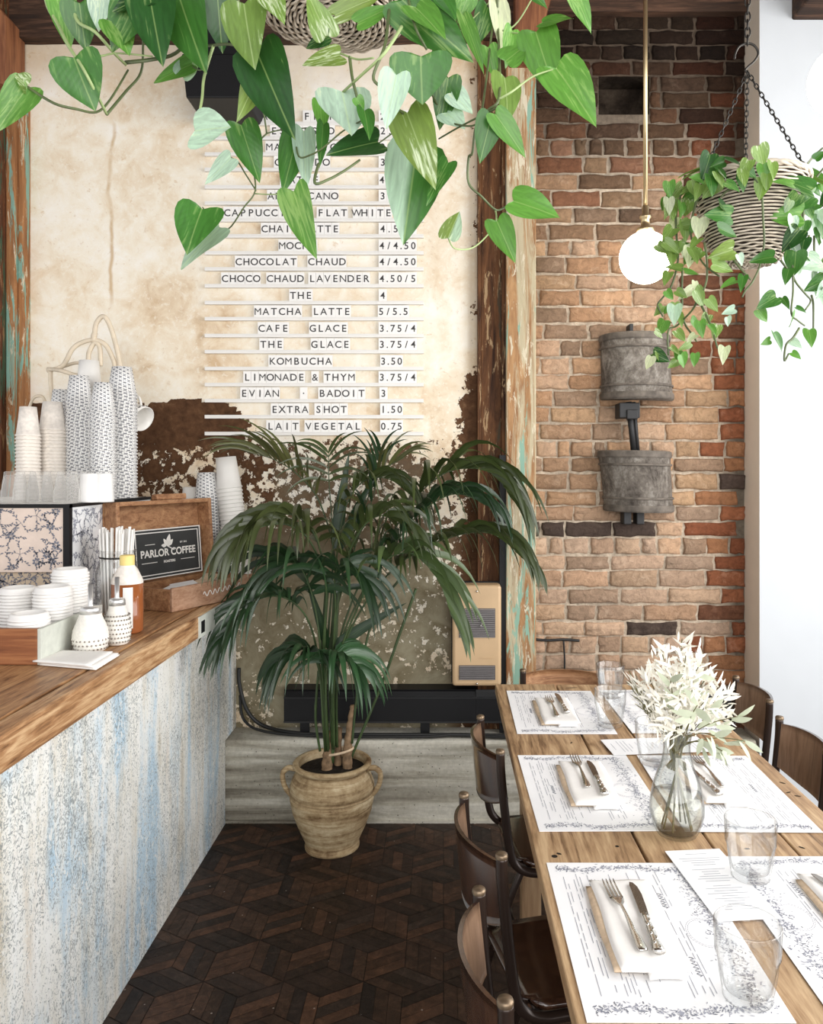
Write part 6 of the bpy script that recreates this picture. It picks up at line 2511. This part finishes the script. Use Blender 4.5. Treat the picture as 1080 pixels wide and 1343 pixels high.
# left, long drooping blades before the counter edge
frond([root(-.02, -.02), pw(424, 860, 3.00), pw(428, 770, 2.93), pw(408, 712, 2.85), pw(382, 690, 2.80), pw(356, 688, 2.74), pw(332, 696, 2.69), pw(314, 712, 2.66)], 13, .31, .022, 2.3, .55, (.060, .076, .026), .46)
# dark lower left frond
frond([root(-.02, 0), pw(420, 880, 3.03), pw(405, 815, 2.98), pw(376, 785, 2.92), pw(342, 785, 2.86), pw(314, 810, 2.80), pw(292, 845, 2.75)], 22, .26, .017, 1.6, .55, G3, .42)
# upper right
frond([root(.01, .01), pw(442, 860, 3.10), pw(470, 770, 3.12), pw(508, 710, 3.14), pw(548, 650, 3.14), pw(590, 618, 3.14), pw(640, 618, 3.13), pw(672, 652, 3.12)], 23, .43, .025, 1.9, .62, G1, .38)
frond([root(.01, .0), pw(444, 860, 3.06), pw(474, 780, 3.06), pw(512, 722, 3.05), pw(552, 672, 3.04), pw(596, 648, 3.03), pw(636, 660, 3.02)], 17, .36, .022, 2.0, .6, G3, .46)
# middle right
frond([root(.02, -.01), pw(445, 870, 3.05), pw(480, 790, 3.05), pw(530, 735, 3.06), pw(590, 705, 3.06), pw(645, 700, 3.05), pw(690, 735, 3.05)], 21, .34, .023, 1.8, .62, G1, .46)
# centre right, short broad
frond([root(.01, -.03), pw(440, 880, 2.98), pw(468, 800, 2.95), pw(500, 740, 2.93), pw(540, 726, 2.91), pw(575, 760, 2.89), pw(592, 800, 2.88)], 11, .34, .030, 1.3, .5, (.07, .11, .035), .45)
# upper centre right arching
frond([root(0, .02), pw(438, 850, 3.17), pw(452, 740, 3.2), pw(480, 660, 3.18), pw(500, 620, 3.18), pw(530, 600, 3.17)], 9, .27, .014, 1.0, .5, G2, .5)
# back fill
frond([root(.0, .03), pw(432, 850, 3.16), pw(462, 730, 3.17), pw(490, 650, 3.18), pw(500, 590, 3.19)], 8, .24, .014, 1.0, .45, G3, .5)
# hanging blades in the heart of the plant
frond([root(-.01, -.03), pw(426, 860, 3.0), pw(428, 770, 2.95), pw(414, 704, 2.90), pw(386, 676, 2.86), pw(350, 680, 2.81), pw(326, 706, 2.76)], 15, .36, .023, 2.1, .6, (.060, .074, .024), .46)
frond([root(.01, -.02), pw(438, 860, 3.0), pw(448, 760, 2.97), pw(470, 700, 2.94), pw(500, 676, 2.92), pw(536, 692, 2.90)], 13, .33, .023, 2.1, .6, G1, .46)
frond([root(.0, .02), pw(436, 860, 3.12), pw(440, 750, 3.12), pw(452, 670, 3.12), pw(476, 632, 3.12), pw(510, 628, 3.12), pw(540, 650, 3.12)], 14, .32, .020, 1.9, .6, G1, .5)
# low front umbrella of blades
frond([root(-.02, -.05), pw(424, 950, 2.98), pw(420, 890, 2.96), pw(412, 862, 2.94), pw(395, 852, 2.92), pw(370, 868, 2.90)], 18, .30, .021, 1.9, 1.0, G3, .52)
frond([root(-.01, -.05), pw(428, 950, 2.98), pw(428, 890, 2.95), pw(434, 860, 2.92), pw(452, 858, 2.9), pw(472, 880, 2.88)], 15, .28, .020, 1.9, 1.0, (.03, .08, .03), .5)
# inner hanging mass
frond([root(-.02, 0), pw(422, 870, 3.0), pw(414, 800, 2.97), pw(398, 750, 2.93), pw(378, 738, 2.9), pw(360, 756, 2.88)], 13, .42, .026, 1.7, .7, G3, .45)
frond([root(.0, -.02), pw(436, 880, 3.0), pw(440, 800, 2.95), pw(440, 752, 2.9), pw(455, 742, 2.86), pw(474, 760, 2.84)], 11, .36, .024, 1.7, .7, G3, .45)
# single blades and bare stalks
m = MB()
leaflet(m, pw(436, 850, 3.04), pw(530, 785, 3.04) - pw(436, 850, 3.04), .34, .045, .12, G3)
leaflet(m, pw(430, 850, 3.0), Vector((-.25, -.1, 1)), .30, .04, .25, G3)
leaflet(m, pw(440, 720, 3.15), Vector((.12, 0, 1)), .40, .05, .3, G3)
leaflet(m, pw(448, 720, 3.16), Vector((.35, 0, 1)), .36, .04, .5, G3)
m.build('leaflets', MT['palm'], pp_)
for (pts, r) in (([(458, 1000, 3.13), (500, 900, 3.12), (525, 830, 3.12), (546, 772, 3.12)], .0055), ([(462, 975, 3.10), (470, 900, 3.1), (490, 810, 3.12), (524, 760, 3.13)], .005), ([(420, 985, 3.08), (414, 940, 3.06), (418, 880, 3.05)], .005), ([(430, 1000, 3.10), (426, 930, 3.08), (424, 850, 3.08), (430, 760, 3.1)], .009), ([(436, 1000, 3.1), (438, 930, 3.09), (440, 850, 3.1), (444, 750, 3.12)], .008)):
    m = MB()
    m.tube(smooth([P(*q) for q in pts], 6), r, 8)
    m.build('stalk', MT['palmstem'], pp_)
for (pts, r) in (([(456, 1012, 3.115), (456, 985, 3.115), (460, 950, 3.11), (464, 925, 3.11)], .021), ([(429, 1012, 3.10), (430, 990, 3.10), (433, 960, 3.10)], .024), ([(443, 1012, 3.14), (444, 985, 3.14), (446, 955, 3.14)], .016)):
    m = MB()
    ps = smooth([P(*q) for q in pts], 6)
    m.tube(ps, [r * (1 - .45 * i / len(ps)) + .002 * math.sin(i * 2.3) for i in range(len(ps))], 10)
    m.build('stem_base', MT['palmtrunk'], pp_)
m = MB()
cx, cy, cz = P(444, 985, 3.115)
m.tube([(cx + .058 * math.cos(a * PI / 12), cy + .034 * math.sin(a * PI / 12), cz + .012 * math.cos(a * PI / 12)) for a in range(24)], .0052, 7, 0, True)
m.build('twine_tie', MT['twine'], pp_)
